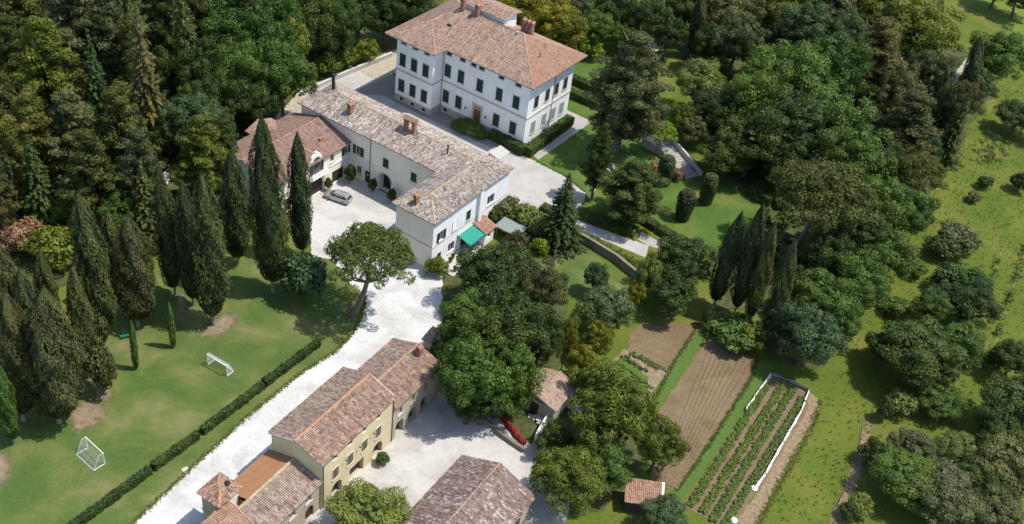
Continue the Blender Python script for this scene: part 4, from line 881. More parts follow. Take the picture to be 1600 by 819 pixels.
('oak', 'md', 61.8, 111.4, 6.9, 5.0, 'mid green broadleaf tree, third from left, fourth row down in the right meadow', 'the right meadow'),
('shrub', 'gr', 53.8, 108.6, 2.3, 4.0, 'thin pale grey bush beside the bare track', 'the right meadow'),
('shrub', 'lt', 56.6, 110.6, 4.8, 3.5, 'light green shrub, first from left, fourth row down in the right meadow', 'the right meadow'),
('oak', 'gr', 56.0, 101.8, 5.8, 5.0, 'grey green broadleaf tree, second from left, fourth row down in the right meadow', 'the right meadow'),
('oak', 'md', 53.5, 94.6, 9.6, 7.0, 'mid green broadleaf tree, fourth from left, fifth row down in the right meadow', 'the right meadow'),
('oak', 'gr', 57.7, 92.9, 10.5, 7.0, 'large grey-green tree at the bottom right', 'the right meadow'),
('shrub', 'dk', 50.6, 100.1, 4.0, 4.0, 'dark green shrub, third from left, fifth row down in the right meadow', 'the right meadow'),
('shrub', 'lt', 47.7, 91.2, 3.5, 3.0, 'light green shrub, second from left, fifth row down in the right meadow', 'the right meadow'),
('oak', 'lt', 62.3, 102.3, 6.5, 5.0, 'light green broadleaf tree, fourth from left, fourth row down in the right meadow', 'the right meadow'),
('oak', 'dk', 71.4, 110.0, 10.7, 9.0, 'dark green broadleaf tree, sixth from left, fourth row down in the right meadow', 'the right meadow'),
('oak', 'dk', 67.5, 105.3, 6.6, 8.0, 'dark green broadleaf tree, fifth from left, fourth row down in the right meadow', 'the right meadow'),
('oak', 'gr', 67.8, 99.3, 10.4, 8.0, 'grey green broadleaf tree, seventh from left, fifth row down in the right meadow', 'the right meadow'),
('oak', 'dk', 74.3, 120.8, 6.2, 7.0, 'dark green broadleaf tree, sixth from left, third row down in the right meadow', 'the right meadow'),
('oak', 'gr', 64.3, 91.5, 8.0, 6.0, 'grey green broadleaf tree, sixth from left, fifth row down in the right meadow', 'the right meadow'),
('oak', 'md', 72.8, 138.9, 6.6, 6.0, 'mid green broadleaf tree, sixth from left, second row down in the right meadow', 'the right meadow'),
('shrub', 'md', 65.4, 143.0, 4.0, 3.0, 'mid green shrub, first from left, second row down in the right meadow', 'the right meadow'),
('shrub', 'lt', 61.7, 117.0, 4.6, 3.0, 'light green shrub, third from left, third row down in the right meadow', 'the right meadow'),
('shrub', 'md', 59.9, 132.2, 4.6, 3.0, 'mid green shrub, second from left, third row down in the right meadow', 'the right meadow'),
('shrub', 'dk', 46.3, 90.2, 2.6, 2.5, 'dark green shrub, first from left, fifth row down in the right meadow', 'the right meadow'),
('oak', 'dk', 64.0, 96.6, 7.3, 6.0, 'dark green broadleaf tree, fifth from left, fifth row down in the right meadow', 'the right meadow')]
BASES = {'umbrella pine with leaning trunk beside the gravel road': (-21.45, 114.22, 0.0), 'wide umbrella pine with slanting trunk above the right slope': (43.75, 141.98, 0.0)}
def leaning_trunk(base, x, y, w, h):
    m = MB(); b = Vector((base[0]-x, base[1]-y, 0)); top = Vector((0, 0, h*.80)); k = 7; pts = []
    for i in range(k+1):
        t = i/k; p = b.lerp(top, t); p.z = h*.80*t; bow = math.sin(math.pi*t)*.08*h*(-1 if b.x > 0 else 1); p.x += bow*.5; pts.append(p)
    r = .034*h
    for i in range(k): m.tube(pts[i], pts[i+1], r*(1.3 if i == 0 else 1-.6*i/k), r*(1-.6*(i+1)/k), 9, False)
    for i in range(14):
        p = pts[4 + i % 4]; a = i*2.4; L = w*.36*random.uniform(.6, 1.05); mid = p + Vector((math.cos(a)*L*.5, math.sin(a)*L*.5, L*.22)); e = Vector((math.cos(a)*L, math.sin(a)*L, h*random.uniform(.74, .84)))
        m.tube(p, mid, r*.36, r*.24, 6, False); m.tube(mid, e, r*.24, r*.07, 6, False)
    return m.mesh('trunk', M_BARKP)
for i, t in enumerate(TREES):
    kind, col = t[0], t[1]
    if kind == 'cyp':
        x, y, w, h, lx, ly, label, group = t[2:]
        e, c, mk = plant(i, kind, col, x, y, w, h, label, group, (lx, ly))
    else:
        x, y, w, h, label, group = t[2:]
        e, c, mk = plant(i, kind, col, x, y, w, h, label, group)
    c.material_slots[0].link = 'OBJECT'; c.material_slots[0].material = LEAF[mk]
    if label in BASES:
        tr = [q for q in e.children if q.name.startswith('trunk')][0]
        tr.data = leaning_trunk(BASES[label], x, y, w, h); sc = e.scale; tr.scale = (1/sc[0], 1/sc[1], 1/sc[2])

# dead tree standing in the right grove
dt = empty('dead_tree', (47.37, 168.1, 0), 0, 'bare pale dead branches sticking out of the right grove', 'tree')
m = MB(); rd = random.Random(5); m.tube((0,0,0),(.3,.2,11),.3,.17,8,False); m.tube((.3,.2,11),(.1,.5,16),.17,.05,6,False); m.build('trunk', M_BARKL, dt)
for i in range(6):
    z = 10.5+i*.7; a = i*2.1; L = rd.uniform(1.8, 3.4); p = Vector((.25,.25,z)); e_ = p+Vector((math.cos(a)*L, math.sin(a)*L, L*.55)); md_ = p.lerp(e_, .55)+Vector((rd.uniform(-.3,.3), rd.uniform(-.3,.3), .2))
    m = MB(); m.tube(p, md_, .10, .06, 6, False); m.tube(md_, e_, .06, .02, 5, False)
    for k in range(3):
        q_ = md_.lerp(e_, k/3); m.tube(q_, q_+Vector((rd.uniform(-.9,.9), rd.uniform(-.9,.9), rd.uniform(.3,1))), .035, .012, 4, False)
    m.build('branch', M_BARKL, dt)

# ------------------------------------------------------------------ roofs, walls, windows
def inside(px, py, poly):
    r = np.zeros(len(px), bool); k = len(poly)
    for i in range(k):
        x0, y0 = poly[i]; x1, y1 = poly[(i+1) % k]
        if y0 == y1: continue
        c = ((y0 > py) != (y1 > py)) & (px < (x1-x0)*(py-y0)/(y1-y0) + x0)
        r ^= c
    return r

def tiles_for(poly, pw=.25, pl=.37, seed=0):
    """barrel tiles over a sloping polygon whose first edge is its eave"""
    P = [Vector(p) for p in poly]
    e = (P[1]-P[0]).normalized(); n = Vector((0, 0, 0))
    for i in range(len(P)): n += (P[i]-P[0]).cross(P[(i+1) % len(P)]-P[0])
    n.normalize()
    if n.z < 0: n = -n
    s = n.cross(e).normalized()
    if s.z < 0: s = -s
    uv = [((p-P[0]).dot(e), (p-P[0]).dot(s)) for p in P]
    u0, u1 = min(a for a, b in uv), max(a for a, b in uv); v0, v1 = min(b for a, b in uv), max(b for a, b in uv)
    gu, gv = np.meshgrid(np.arange(u0+pw/2, u1, pw), np.arange(v0-.06, v1, pl)); gu = gu.ravel(); gv = gv.ravel()
    k = inside(gu, gv+pl*.45, uv); gu = gu[k]; gv = gv[k]; m = len(gu)
    rg = np.random.default_rng(seed)
    gu = gu + rg.normal(size=m)*.015; gv = gv + rg.normal(size=m)*.025
    rot = rg.normal(size=m)*.035; hh = rg.normal(size=m)*.012
    xs = np.array([-.5, -.24, .24, .5])*pw*1.04; zs = np.array([.0, .075, .075, .0])
    e_, s_, n_, o_ = (np.array(v) for v in (e, s, n, P[0]))
    def pt(xi, zi, t, lift):
        uu = gu + xi*(1 - .12*t) + rot*t*pl; vv = gv + t*(pl+.07)
        return o_ + uu[:, None]*e_ + vv[:, None]*s_ + (zi + .02 + hh + lift)[:, None]*n_
    Q = []
    for a in range(3):
        Q.append(np.stack([pt(xs[a], zs[a], 0, .03), pt(xs[a+1], zs[a+1], 0, .03), pt(xs[a+1], zs[a+1], 1, 0*hh), pt(xs[a], zs[a], 1, 0*hh)], axis=1))
    val = rg.beta(1.6, 1.6, m)
    # streaky weathering: neighbours in one column share tone
    colv = rg.normal(size=4000); val = np.clip(val + .10*colv[(np.abs(gu/pw)).astype(int) % 4000], 0, 1)
    cl = rg.uniform(-.14, .14, 5000); cell = (np.floor(gu/.7).astype(int)*73 + np.floor(gv/.8).astype(int)*151) % 5000
    val = np.clip(val + cl[cell], 0, 1)
    return np.concatenate(Q), np.concatenate([val, val, val])

def ridge_caps(lines, r=.16, step=.42, seed=3):
    rg = np.random.default_rng(seed); Q = []; val = []
    for a, b in lines:
        a = np.array(a, float); b = np.array(b, float); L = np.linalg.norm(b-a); d = (b-a)/L
        sde = np.cross(d, [0, 0, 1.]); sde /= np.linalg.norm(sde); up = np.cross(sde, d)
        for t in np.arange(0, L, step):
            w = rg.uniform(.2, 1); c0 = a + d*t; c1 = a + d*min(L, t+step+.06)
            ang = np.radians([0, 45, 90, 135, 180])
            for i in range(4):
                f = lambda c, q, k: c + sde*math.cos(q)*r*k + up*(math.sin(q)*r*k - .01 + .0*k)
                Q.append([f(c0, ang[i], 1.12), f(c0, ang[i+1], 1.12), f(c1, ang[i+1], .95), f(c1, ang[i], .95)]); val.append(w)
    return np.array(Q), np.array(val)

def roof(parent, polys, mats, ridges, rmat, thick=.16, name='roof', gutter=None, seed=0):
    m = MB()
    for p in polys: m.slab(p, thick)
    ro = m.build(name, M_TRIM, parent)
    if not isinstance(mats, list): mats = [mats]*len(polys)
    for mt in sorted(set(x.name for x in mats)):
        parts = [tiles_for(p, seed=seed+i) for i, (p, q) in enumerate(zip(polys, mats)) if q.name == mt]
        me = quads_mesh('roof_tiles', np.concatenate([a for a, b in parts]), bpy.data.materials[mt], np.concatenate([b for a, b in parts]))
        obj('roof_tiles', me, ro, 'stuff')
    if ridges:
        Q, v = ridge_caps(ridges, seed=seed); obj('ridge_tiles', quads_mesh('ridge_tiles', Q, rmat, v), ro, 'stuff')
    for a, b in (gutter or []):
        g = MB(); g.tube(a, b, .08, .08, 6); g.build('gutter', M_COPPER, ro)
    return ro

class Face:
    """facade frame: s along, z up, d outward"""
    def __init__(s, kind, x0, y0): s.k = kind; s.x = x0; s.y = y0
    def __call__(s, a, z, d=0.):
        return {'front': (s.x+a, s.y-d, z), 'right': (s.x+d, s.y+a, z), 'left': (s.x-d, s.y+a, z), 'back': (s.x+a, s.y+d, z)}[s.k]

def fbox(m, F, a0, a1, z0, z1, d0, d1):
    m.hexa([F(a0,z0,d1),F(a1,z0,d1),F(a1,z0,d0),F(a0,z0,d0),F(a0,z1,d1),F(a1,z1,d1),F(a1,z1,d0),F(a0,z1,d0)]); return m

def wall(parent, F, a0, a1, z0, z1, mat, holes=(), gable=None, name='wall', depth=.28, lower=None):
    """wall face with real openings and reveals; hole = (c, w, zb, zt, arch)"""
    m = MB()
    xs = sorted({a0, a1} | {h[0]-h[1]/2 for h in holes} | {h[0]+h[1]/2 for h in holes})
    zs = sorted({z0, z1} | {h[2] for h in holes} | {h[3] for h in holes})
    xs = [x for x in xs if a0 <= x <= a1]; zs = [z for z in zs if z0 <= z <= z1]
    for i in range(len(xs)-1):
        for j in range(len(zs)-1):
            cx, cz = (xs[i]+xs[i+1])/2, (zs[j]+zs[j+1])/2
            if any(abs(cx-h[0]) < h[1]/2 and h[2] < cz < h[3] for h in holes): continue
            m.face([F(xs[i],zs[j]),F(xs[i+1],zs[j]),F(xs[i+1],zs[j+1]),F(xs[i],zs[j+1])])
    for h in holes:
        l, r, b, t = h[0]-h[1]/2, h[0]+h[1]/2, h[2], h[3]
        arch = len(h) > 4 and h[4]
        zt = t - (h[1]/2 if arch else 0)
        m.face([F(l,b),F(l,b,-depth),F(l,zt,-depth),F(l,zt)]); m.face([F(r,b),F(r,zt),F(r,zt,-depth),F(r,b,-depth)])
        m.face([F(l,b),F(r,b),F(r,b,-depth),F(l,b,-depth)])
        if arch:
            k = 10; R_ = h[1]/2
            arc = [(h[0]-R_*math.cos(math.pi*q/k), zt+R_*math.sin(math.pi*q/k)) for q in range(k+1)]
            for q in range(k):
                (xa, za), (xb, zb) = arc[q], arc[q+1]
                m.face([F(xa,za),F(xb,zb),F(xb,t),F(xa,t)]); m.face([F(xa,za),F(xa,za,-depth),F(xb,zb,-depth),F(xb,zb)])
        else:
            m.face([F(l,t),F(l,t,-depth),F(r,t,-depth),F(r,t)])
    if gable: m.face([F(a0,z1),F(a1,z1),F(gable[0],gable[1])])
    o = m.build(name, mat, parent)
    return o

def pane(parent, F, h, mat, name='pane', d=-.26):
    l, r, b, t = h[0]-h[1]/2, h[0]+h[1]/2, h[2], h[3]
    m = MB(); m.face([F(l-.02,b-.0,d),F(r+.02,b-.0,d),F(r+.02,t,d),F(l-.02,t,d)]); return m.build(name, mat, parent)

def shutter_window(parent, F, c, zc, w=1.3, h=2.3, mat=None, trim=None, slats=True):
    """closed louvred shutters in a stone surround"""
    trim = trim or M_TRIM; mat = mat or M_SHUT
    m = MB(); b, t = zc-h/2, zc+h/2
    fbox(m, F, c-w/2-.12, c-w/2, b, t, 0, .05); fbox(m, F, c+w/2, c+w/2+.12, b, t, 0, .05); fbox(m, F, c-w/2-.12, c+w/2+.12, t, t+.14, 0, .055)
    win = m.build('window', trim, parent)
    for sg in (-1, 1):
        q = MB(); l, r = (c-w/2, c-.012) if sg < 0 else (c+.012, c+w/2)
        fbox(q, F, l, l+.09, b, t, .0, .07); fbox(q, F, r-.09, r, b, t, .0, .07); 
        for zz in (b, (b+t)/2-.05, t-.1): fbox(q, F, l+.09, r-.09, zz, zz+.1, .0, .068)
        n = 9
        for part in (0, 1):
            zb = b+.1 if part == 0 else (b+t)/2+.05; zt = (b+t)/2-.05 if part == 0 else t-.1
            for k in range(n):
                za = zb + (zt-zb)*k/n; zz = zb + (zt-zb)*(k+1)/n
                q.face([F(l+.09,za,.055),F(r-.09,za,.055),F(r-.09,zz,.02),F(l+.09,zz,.02)])
        q.build('shutter', mat, win)
    q = MB(); fbox(q, F, c-w/2-.18, c+w/2+.18, b-.12, b, 0, .16); q.build('sill', trim, win)
    return win

def open_window(parent, F, hole, shut=M_SHUT, trim=None, leaves=True, bars=True):
    trim = trim or M_TRIM
    c, w, b, t = hole[:4]
    m = MB(); fbox(m, F, c-w/2, c-w/2+.07, b, t, -.22, -.14); fbox(m, F, c+w/2-.07, c+w/2, b, t, -.22, -.14); fbox(m, F, c-.04, c+.04, b, t, -.22, -.14)
    fbox(m, F, c-w/2+.07, c+w/2-.07, t-.07, t, -.215, -.145); fbox(m, F, c-w/2+.07, c+w/2-.07, b, b+.07, -.215, -.145)
    win = m.build('window', M_TRIM, parent)
    pane(win, F, hole, M_GLASS, 'pane', -.18)
    q = MB(); fbox(q, F, c-w/2-.15, c+w/2+.15, b-.1, b-.004, 0, .14); q.build('sill', trim, win)
    if leaves:
        for sg in (-1, 1):
            q = MB(); l = c + sg*(w/2+.02); r = l + sg*w/2
            l, r = min(l, r), max(l, r)
            fbox(q, F, l, r, b, t, .02, .08); 
            for k in range(8):
                zz = b+.1+(t-b-.2)*k/8; fbox(q, F, l+.07, r-.07, zz, zz+.05, .081, .095)
            q.build('shutter', shut, win)
    return win

def band(parent, F, a0, a1, z, h=.22, d=.09, mat=None, name='string_course'):
    m = MB(); fbox(m, F, a0, a1, z-h/2, z+h/2, 0, d); return m.build(name, mat or M_TRIM, parent)

def pipe(parent, F, a, z0, z1, mat=None):
    m = MB(); m.tube(F(a, z0, .09), F(a, z1, .09), .055, .055, 6); return m.build('drainpipe', mat or M_COPPER, parent)

def chimney(parent, x, y, z0, z1, w=.7, l=.7, pot=True, mat=None, cap=True):
    mat = mat or M_BRICK
    m = MB(); m.box(x-w/2, x+w/2, y-l/2, y+l/2, z0, z1)
    ch = m.build('chimney', mat, parent)
    if cap:
        q = MB(); q.box(x-w/2-.08, x+w/2+.08, y-l/2-.08, y+l/2+.08, z1+.003, z1+.12)
        for sx in (-1, 1):
            for sy in (-1, 1): q.box(x+sx*(w/2-.06)-.06, x+sx*(w/2-.06)+.06, y+sy*(l/2-.06)-.06, y+sy*(l/2-.06)+.06, z1+.12, z1+.4)
        q.hexa([(x-w/2-.12,y-l/2-.12,z1+.4),(x+w/2+.12,y-l/2-.12,z1+.4),(x+w/2+.12,y+l/2+.12,z1+.4),(x-w/2-.12,y+l/2+.12,z1+.4),
                (x-.08,y-l/2-.1,z1+.68),(x+.08,y-l/2-.1,z1+.68),(x+.08,y+l/2+.1,z1+.68),(x-.08,y+l/2+.1,z1+.68)])
        q.build('chimney_cap', mat, ch)
    return ch

# ------------------------------------------------------------------ villa
VO, VA = (-1.06, 163.76, 0.0), R(-30.4)
villa = empty('villa', VO, VA, 'large white three-storey villa with hipped terracotta roof and dark green shutters', 'villa')
ZE, PT = 13.5, .4535
xl, xr, yf, yw, yb, xw = -28.95, 1.3, -1.2, -4.35, 16.0, -17.5
hd = (yb-yf)/2; zr = ZE + PT*hd; wh = (xw-xl)/2; zw = ZE + PT*wh
A1 = (xr-hd, yf+hd, zr); A2 = (xl+hd, yf+hd, zr); B1 = (xl+wh, yw+wh, zw); B2 = (xl+wh, yf+wh, zw)
pl_front = [(xw,yf,ZE),(xr,yf,ZE),A1,A2,B2]
pl_right = [(xr,yf,ZE),(xr,yb,ZE),A1]
pl_back = [(xr,yb,ZE),(xl,yb,ZE),A2,A1]
pl_left = [(xl,yb,ZE),(xl,yw,ZE),B1,B2,A2]
pl_wf = [(xl,yw,ZE),(xw,yw,ZE),B1]
pl_wr = [(xw,yw,ZE),(xw,yf,ZE),B2,B1]
roof(villa, [pl_front, pl_right, pl_back, pl_left, pl_wf, pl_wr], [M_TILE_V, M_TILE_R, M_TILE_V, M_TILE_V, M_TILE_V, M_TILE_V],
     [(A1, A2), ((xr,yf,ZE), A1), ((xr,yb,ZE), A1), ((xl,yb,ZE), A2), (B2, A2), (B1, B2), ((xl,yw,ZE), B1), ((xw,yw,ZE), B1)], M_RIDGE, .22,
     gutter=[((xr,yf,ZE),(xr,yb,ZE)), ((xw,yf,ZE),(xr,yf,ZE)), ((xl,yw,ZE),(xw,yw,ZE)), ((xw,yw,ZE),(xw,yf,ZE))], seed=10)
FW = Face('front', 0, -2.85); FM = Face('front', 0, 0); FR_ = Face('right', 0, 0); FI = Face('right', -18.9, -2.85); FL = Face('left', -27.3, -2.85); FB = Face('back', 0, 14.2)
att_w = [(x, 1.2, 11.85, 12.75) for x in (-25.82, -23.15, -20.5)]
bas_w = [(x, .95, .3, 1.0, True) for x in (-25.8, -23.15, -20.5)]
bas_w = [(x, .95, .15, 1.05) for x in (-25.8, -23.15, -20.5)]
att_m = [(x, 1.2, 11.85, 12.75) for x in (-17.7, -14.68, -12.2, -10.45, -6.13, -2.5)]
bas_m = [(-17.66, .95, .15, 1.05)]
door_h = (-10.45, 1.7, 1.3, 4.6)
wall(villa, FW, -27.3, -18.9, 0, 13.45, M_WHITE, att_w + bas_w)
wall(villa, FM, -18.9, 0, 0, 13.45, M_WHITE, att_m + bas_m + [door_h])
wall(villa, FR_, 0, 14.2, 0, 13.45, M_WHITE)
wall(villa, FI, 0, 2.85, 0, 13.45, M_WHITE)
wall(villa, FL, 0, 17.05, 0, 13.45, M_WHITE)
wall(villa, FB, -27.3, 0, 0, 13.45, M_WHITE)
for F, hs in ((FW, att_w + bas_w), (FM, att_m + bas_m)):
    for h in hs:
        m = MB(); c, w, b, t = h[:4]; fbox(m, F, c-w/2-.08, c-w/2, b, t, 0, .04); fbox(m, F, c+w/2, c+w/2+.08, b, t, 0, .04); fbox(m, F, c-w/2-.08, c+w/2+.08, t, t+.08, 0, .04); fbox(m, F, c-w/2-.08, c+w/2+.08, b-.08, b, 0, .06)
        o = m.build('small_window', M_TRIM, villa); pane(o, F, h, M_DARK)
for z in (8.75, 3.5):
    for x in (-25.83, -23.18, -20.5): shutter_window(villa, FW, x, z, 1.3, 2.4)
for x in (-17.67, -14.68, -10.45, -6.2, -2.52): shutter_window(villa, FM, x, 8.82, 1.3, 2.4)
for x in (-17.67, -14.72, -6.22, -2.54): shutter_window(villa, FM, x, 3.55, 1.3, 2.4)
for y in (2.55, 6.02, 9.0, 11.85):
    shutter_window(villa, FR_, y, 8.95, 1.25, 2.35); shutter_window(villa, FR_, y, 3.75, 1.25, 2.35, M_SHUTP)
# plinth and bands
for F, a0, a1 in ((FW, -27.38, -18.82), (FM, -18.82, .08), (FR_, -.0, 14.2), (FI, 0, 2.85)):
    band(villa, F, a0, a1, 6.5, .32, .11)
    band(villa, F, a0, a1, 13.1, .28, .16, M_WHITE, 'cornice')
for F, a0, a1, hs in ((FW, -27.35, -18.85, bas_w), (FM, -18.85, .06, bas_m + [(-10.45, 2.2, 0, 1.5)])):
    edges = [a0]
    for h in sorted(hs): edges += [h[0]-h[1]/2-.08, h[0]+h[1]/2+.08]
    edges.append(a1)
    for k in range(0, len(edges), 2): band(villa, F, edges[k], edges[k+1], .7, 1.4, .06, M_STONE, 'plinth')
    for h in hs:
        if h[3] < 1.3: band(villa, F, h[0]-h[1]/2-.08, h[0]+h[1]/2+.08, 1.27, .26, .06, M_STONE, 'plinth')
band(villa, FI, 0, 2.79, .7, 1.4, .06, M_STONE, 'plinth')
# entrance
m = MB(); c = -10.45
fbox(m, FM, c-1.15, c-.85, 1.3, 4.6, 0, .12); fbox(m, FM, c+.85, c+1.15, 1.3, 4.6, 0, .12); fbox(m, FM, c-1.25, c+1.25, 4.6, 4.95, 0, .16)
dr = m.build('entrance_door', M_TRIM, villa)
for sg in (-1, 1):
    m = MB(); l, r = sorted((c+sg*.02, c+sg*.85)); fbox(m, FM, l, r, 1.3, 3.6, -.24, -.18)
    for zz in (1.5, 2.6): fbox(m, FM, l+.12, r-.12, zz, zz+.8, -.181, -.15)
    m.build('door_leaf', M_WOOD, dr)
m = MB(); fbox(m, FM, c-.85, c+.85, 3.62, 4.6, -.24, -.18); m.build('fanlight', plain('fanlight_wood', (.40,.27,.12), .6), dr)
m = MB(); fbox(m, FM, c-1.6, c+1.6, 0, 1.29, .0, 1.6); fbox(m, FM, c-1.6, c+1.6, 0, .9, 1.602, 2.0); fbox(m, FM, c-1.6, c+1.6, 0, .45, 2.002, 2.4); m.build('door_step', M_STONE, villa)
for sx in (-2.4, 2.1):
    m = MB(); m.tube(FM(c+sx, 3.3, 0), FM(c+sx, 3.45, .45), .03, .03, 6); m.lathe([(.06,0),(.16,.12),(.14,.42),(.03,.5)], FM(c+sx, 3.1, .45), 8); m.build('wall_lantern', M_IRON, villa)
pipe(villa, FM, -18.7, .2, 13.3); pipe(villa, FR_, 8.0, .2, 13.3)
# rear roof lantern (belvedere) and chimneys
m = MB(); m.box(-21.0, -12.2, 8.2, 12.2, 15.6, 18.3); bel = m.build('belvedere', M_WHITE, villa)
roof_pts = [(-21.6,7.7,18.35),(-11.6,7.7,18.35),(-11.6,10.2,19.0),(-21.6,10.2,19.0)]
roof2 = [(-11.6,12.7,18.35),(-21.6,12.7,18.35),(-21.6,10.2,19.0),(-11.6,10.2,19.0)]
rb = MB()
for p in (roof_pts, roof2): rb.slab(p, .12)
rb = rb.build('belvedere_roof', M_TRIM, villa)
pp = [tiles_for(p, seed=40+i) for i, p in enumerate((roof_pts, roof2))]
obj('roof_tiles', quads_mesh('roof_tiles', np.concatenate([a for a, b in pp]), M_TILE_V, np.concatenate([b for a, b in pp])), rb, 'stuff')
for x in (-9.3, -8.4, -7.5): chimney(villa, x, 10.2, 15.0, 18.2, .5, .8, mat=M_BRICK)
chimney(villa, -20.6, 7.0, 16.6, 19.0, .7, .7); chimney(villa, -17.4, 7.2, 16.8, 19.0, .7, .9)
chimney(villa, -8.4, 7.0, 16.9, 17.7, .45, .45, cap=False, mat=M_STONE)
m = MB(); m.box(-20.9, -20.1, 3.0, 3.9, 15.0, 15.75); m.build('skylight', M_IRON, villa)
m = MB(); m.tube((-2.6,6.0,15.0),(-2.6,6.0,16.1),.09,.09,8); m.build('vent_pipe', M_IRON, villa)
m = MB(); m.tube((-3.6,9.0,15.2),(-3.6,9.0,16.6),.02,.02,5)
for k in range(5): m.tube((-4.0,9.0-.0,15.9+.14*k),(-3.2,9.0,15.9+.14*k),.012,.012,4)
m.build('aerial', M_IRON, villa)

# ------------------------------------------------------------------ long service building (L-shaped)
LO, LA = (-12.09, 126.61, 0.0), R(-29.6)
lng = empty('service_building', LO, LA, 'cream L-shaped two-storey service building with grey-brown tiled roof around the courtyard', 'building')
ZE, PT = 9.3, .379
x0, x1, y0, y1, xv, yv = -37.0, .45, 10.5, 20.0, -7.6, -.4
hm = (y1-y0)/2; zr = ZE+PT*hm; hw = (x1-xv)/2; zw = ZE+PT*hw
A1 = (x1-hm, y0+hm, zr); A2 = (x0+hm, y0+hm, zr); B1 = (x1-hw, yv+hw, zw); B2 = (x1-hw, y0+hw, zw)
polys = [[(x0,y0,ZE),(xv,y0,ZE),B2,A1,A2], [(x1,yv,ZE),(x1,y1,ZE),A1,B2,B1], [(x1,y1,ZE),(x0,y1,ZE),A2,A1], [(x0,y1,ZE),(x0,y0,ZE),A2], [(xv,yv,ZE),(x1,yv,ZE),B1], [(xv,y0,ZE),(xv,yv,ZE),B1,B2]]
roof(lng, polys, M_TILE_L, [(A1,A2),((x1,y1,ZE),A1),((x0,y1,ZE),A2),((x0,y0,ZE),A2),(A1,B2),(B1,B2),((x1,yv,ZE),B1),((xv,yv,ZE),B1)], M_RIDGEL, .18,
     gutter=[((x0,y0,ZE),(xv,y0,ZE)),((x1,yv,ZE),(x1,y1,ZE)),((xv,yv,ZE),(x1,yv,ZE))], seed=60)
FF = Face('front', 0, 11.0); FE = Face('front', 0, 0); FRt = Face('right', 0, 0); FLw = Face('left', -7.1, 0); FLe = Face('left', -36.6, 11.0); FBk = Face('back', 0, 19.6)
hf = [(-24.0, 1.1, 4.7, 6.4), (-23.8, .95, 1.0, 2.6), (-21.95, 1.15, .02, 2.45), (-18.2, 2.5, .02, 3.6, True), (-25.4, .5, 2.4, 2.9)]
hf = hf[:4]
wall(lng, FF, -36.6, -7.1, 0, 9.25, M_CREAM, hf)
open_window(lng, FF, hf[0], M_SHUT); open_window(lng, FF, hf[1], leaves=False)
m = MB(); fbox(m, FF, -22.5, -21.4, .02, 2.45, -.22, -.16); fbox(m, FF, -22.35, -21.55, .3, 1.1, -.161, -.13); fbox(m, FF, -22.35, -21.55, 1.3, 2.2, -.161, -.13); m.build('door', M_DWOOD, lng)
m = MB(); fbox(m, FF, -22.1, -21.85, 1.5, 1.75, -.129, -.12); m.build('door_notice', M_WHITE, lng)
# carriage arch: gate leaves stand back in the passage
m = MB(); 
for k in range(6): fbox(m, FF, -19.45+.42*k, -19.45+.42*k+.38, .02, 3.6, -1.3, -1.22)
m.build('arch_gate', M_DWOOD, lng)
m = MB(); fbox(m, FF, -19.48, -16.92, .015, .02, -1.3, 0); m.face([FF(-19.45,.02,-.28),FF(-19.45,.02,-1.3),FF(-19.45,3.6,-1.3),FF(-19.45,3.6,-.28)]); m.face([FF(-16.95,.02,-.28),FF(-16.95,.02,-1.3),FF(-16.95,3.6,-1.3),FF(-16.95,3.6,-.28)]); m.build('passage', M_CREAM, lng)
m = MB(); 
k = 12; R_ = 1.25
for q in range(k):
    a, b = math.pi*q/k, math.pi*(q+1)/k
    pa = [(-18.2-r_*math.cos(t), 2.35+r_*math.sin(t)) for r_, t in ((R_, a), (R_, b), (R_+.25, b), (R_+.25, a))]
    m.hexa([FF(p[0],p[1],.06) for p in pa] + [FF(p[0],p[1],0) for p in pa])
m.build('arch_surround', M_TRIM, lng)
for x in (-18.2, -12.42): shutter_window(lng, FF, x, 5.82, 1.05, 1.6)
pipe(lng, FF, -21.45, .3, 9.1)
band(lng, FF, -25.5, -7.1, 4.35, .16, .05, M_CREAM)
wall(lng, FE, -7.1, 0, 0, 9.25, M_CREAM); band(lng, FE, -7.1, .04, 4.5, .2, .06, M_TRIM)
hr = [(2.1, 1.05, 4.75, 6.55), (14.9, 1.9, 4.75, 6.5), (1.95, 1.0, .05, 2.5), (5.0, 1.6, 1.0, 2.7), (8.6, 2.2, .05, 2.6)]
wall(lng, FRt, 0, 19.6, 0, 9.25, M_WHITE, hr)
open_window(lng, FRt, hr[0]); open_window(lng, FRt, hr[1], leaves=False); open_window(lng, FRt, hr[3], leaves=False)
m = MB(); fbox(m, FRt, 1.5, 2.4, .05, 2.5, -.24, -.18); m.build('door', M_DWOOD, lng); m = MB(); fbox(m, FRt, 7.55, 9.65, .05, 2.6, -.26, -.2); m.build('door', M_GLASS, lng)
shutter_window(lng, FRt, 8.9, 5.84, 1.0, 1.7); shutter_window(lng, FRt, 5.4, 5.8, 1.0, 1.6, M_WHITE)
band(lng, FRt, 0, 11.1, 4.4, .16, .06); band(lng, FRt, 12.0, 19.6, 4.4, .16, .06)
m = MB(); fbox(m, FRt, 11.15, 11.95, 0, 9.2, 0, .5); m.build('pilaster', M_WHITE, lng)
wall(lng, FLw, 0, 11.0, 0, 9.25, M_CREAM); wall(lng, FLe, 0, 8.6, 0, 9.25, M_CREAM); wall(lng, FBk, -36.6, 0, 0, 9.25, M_CREAM)
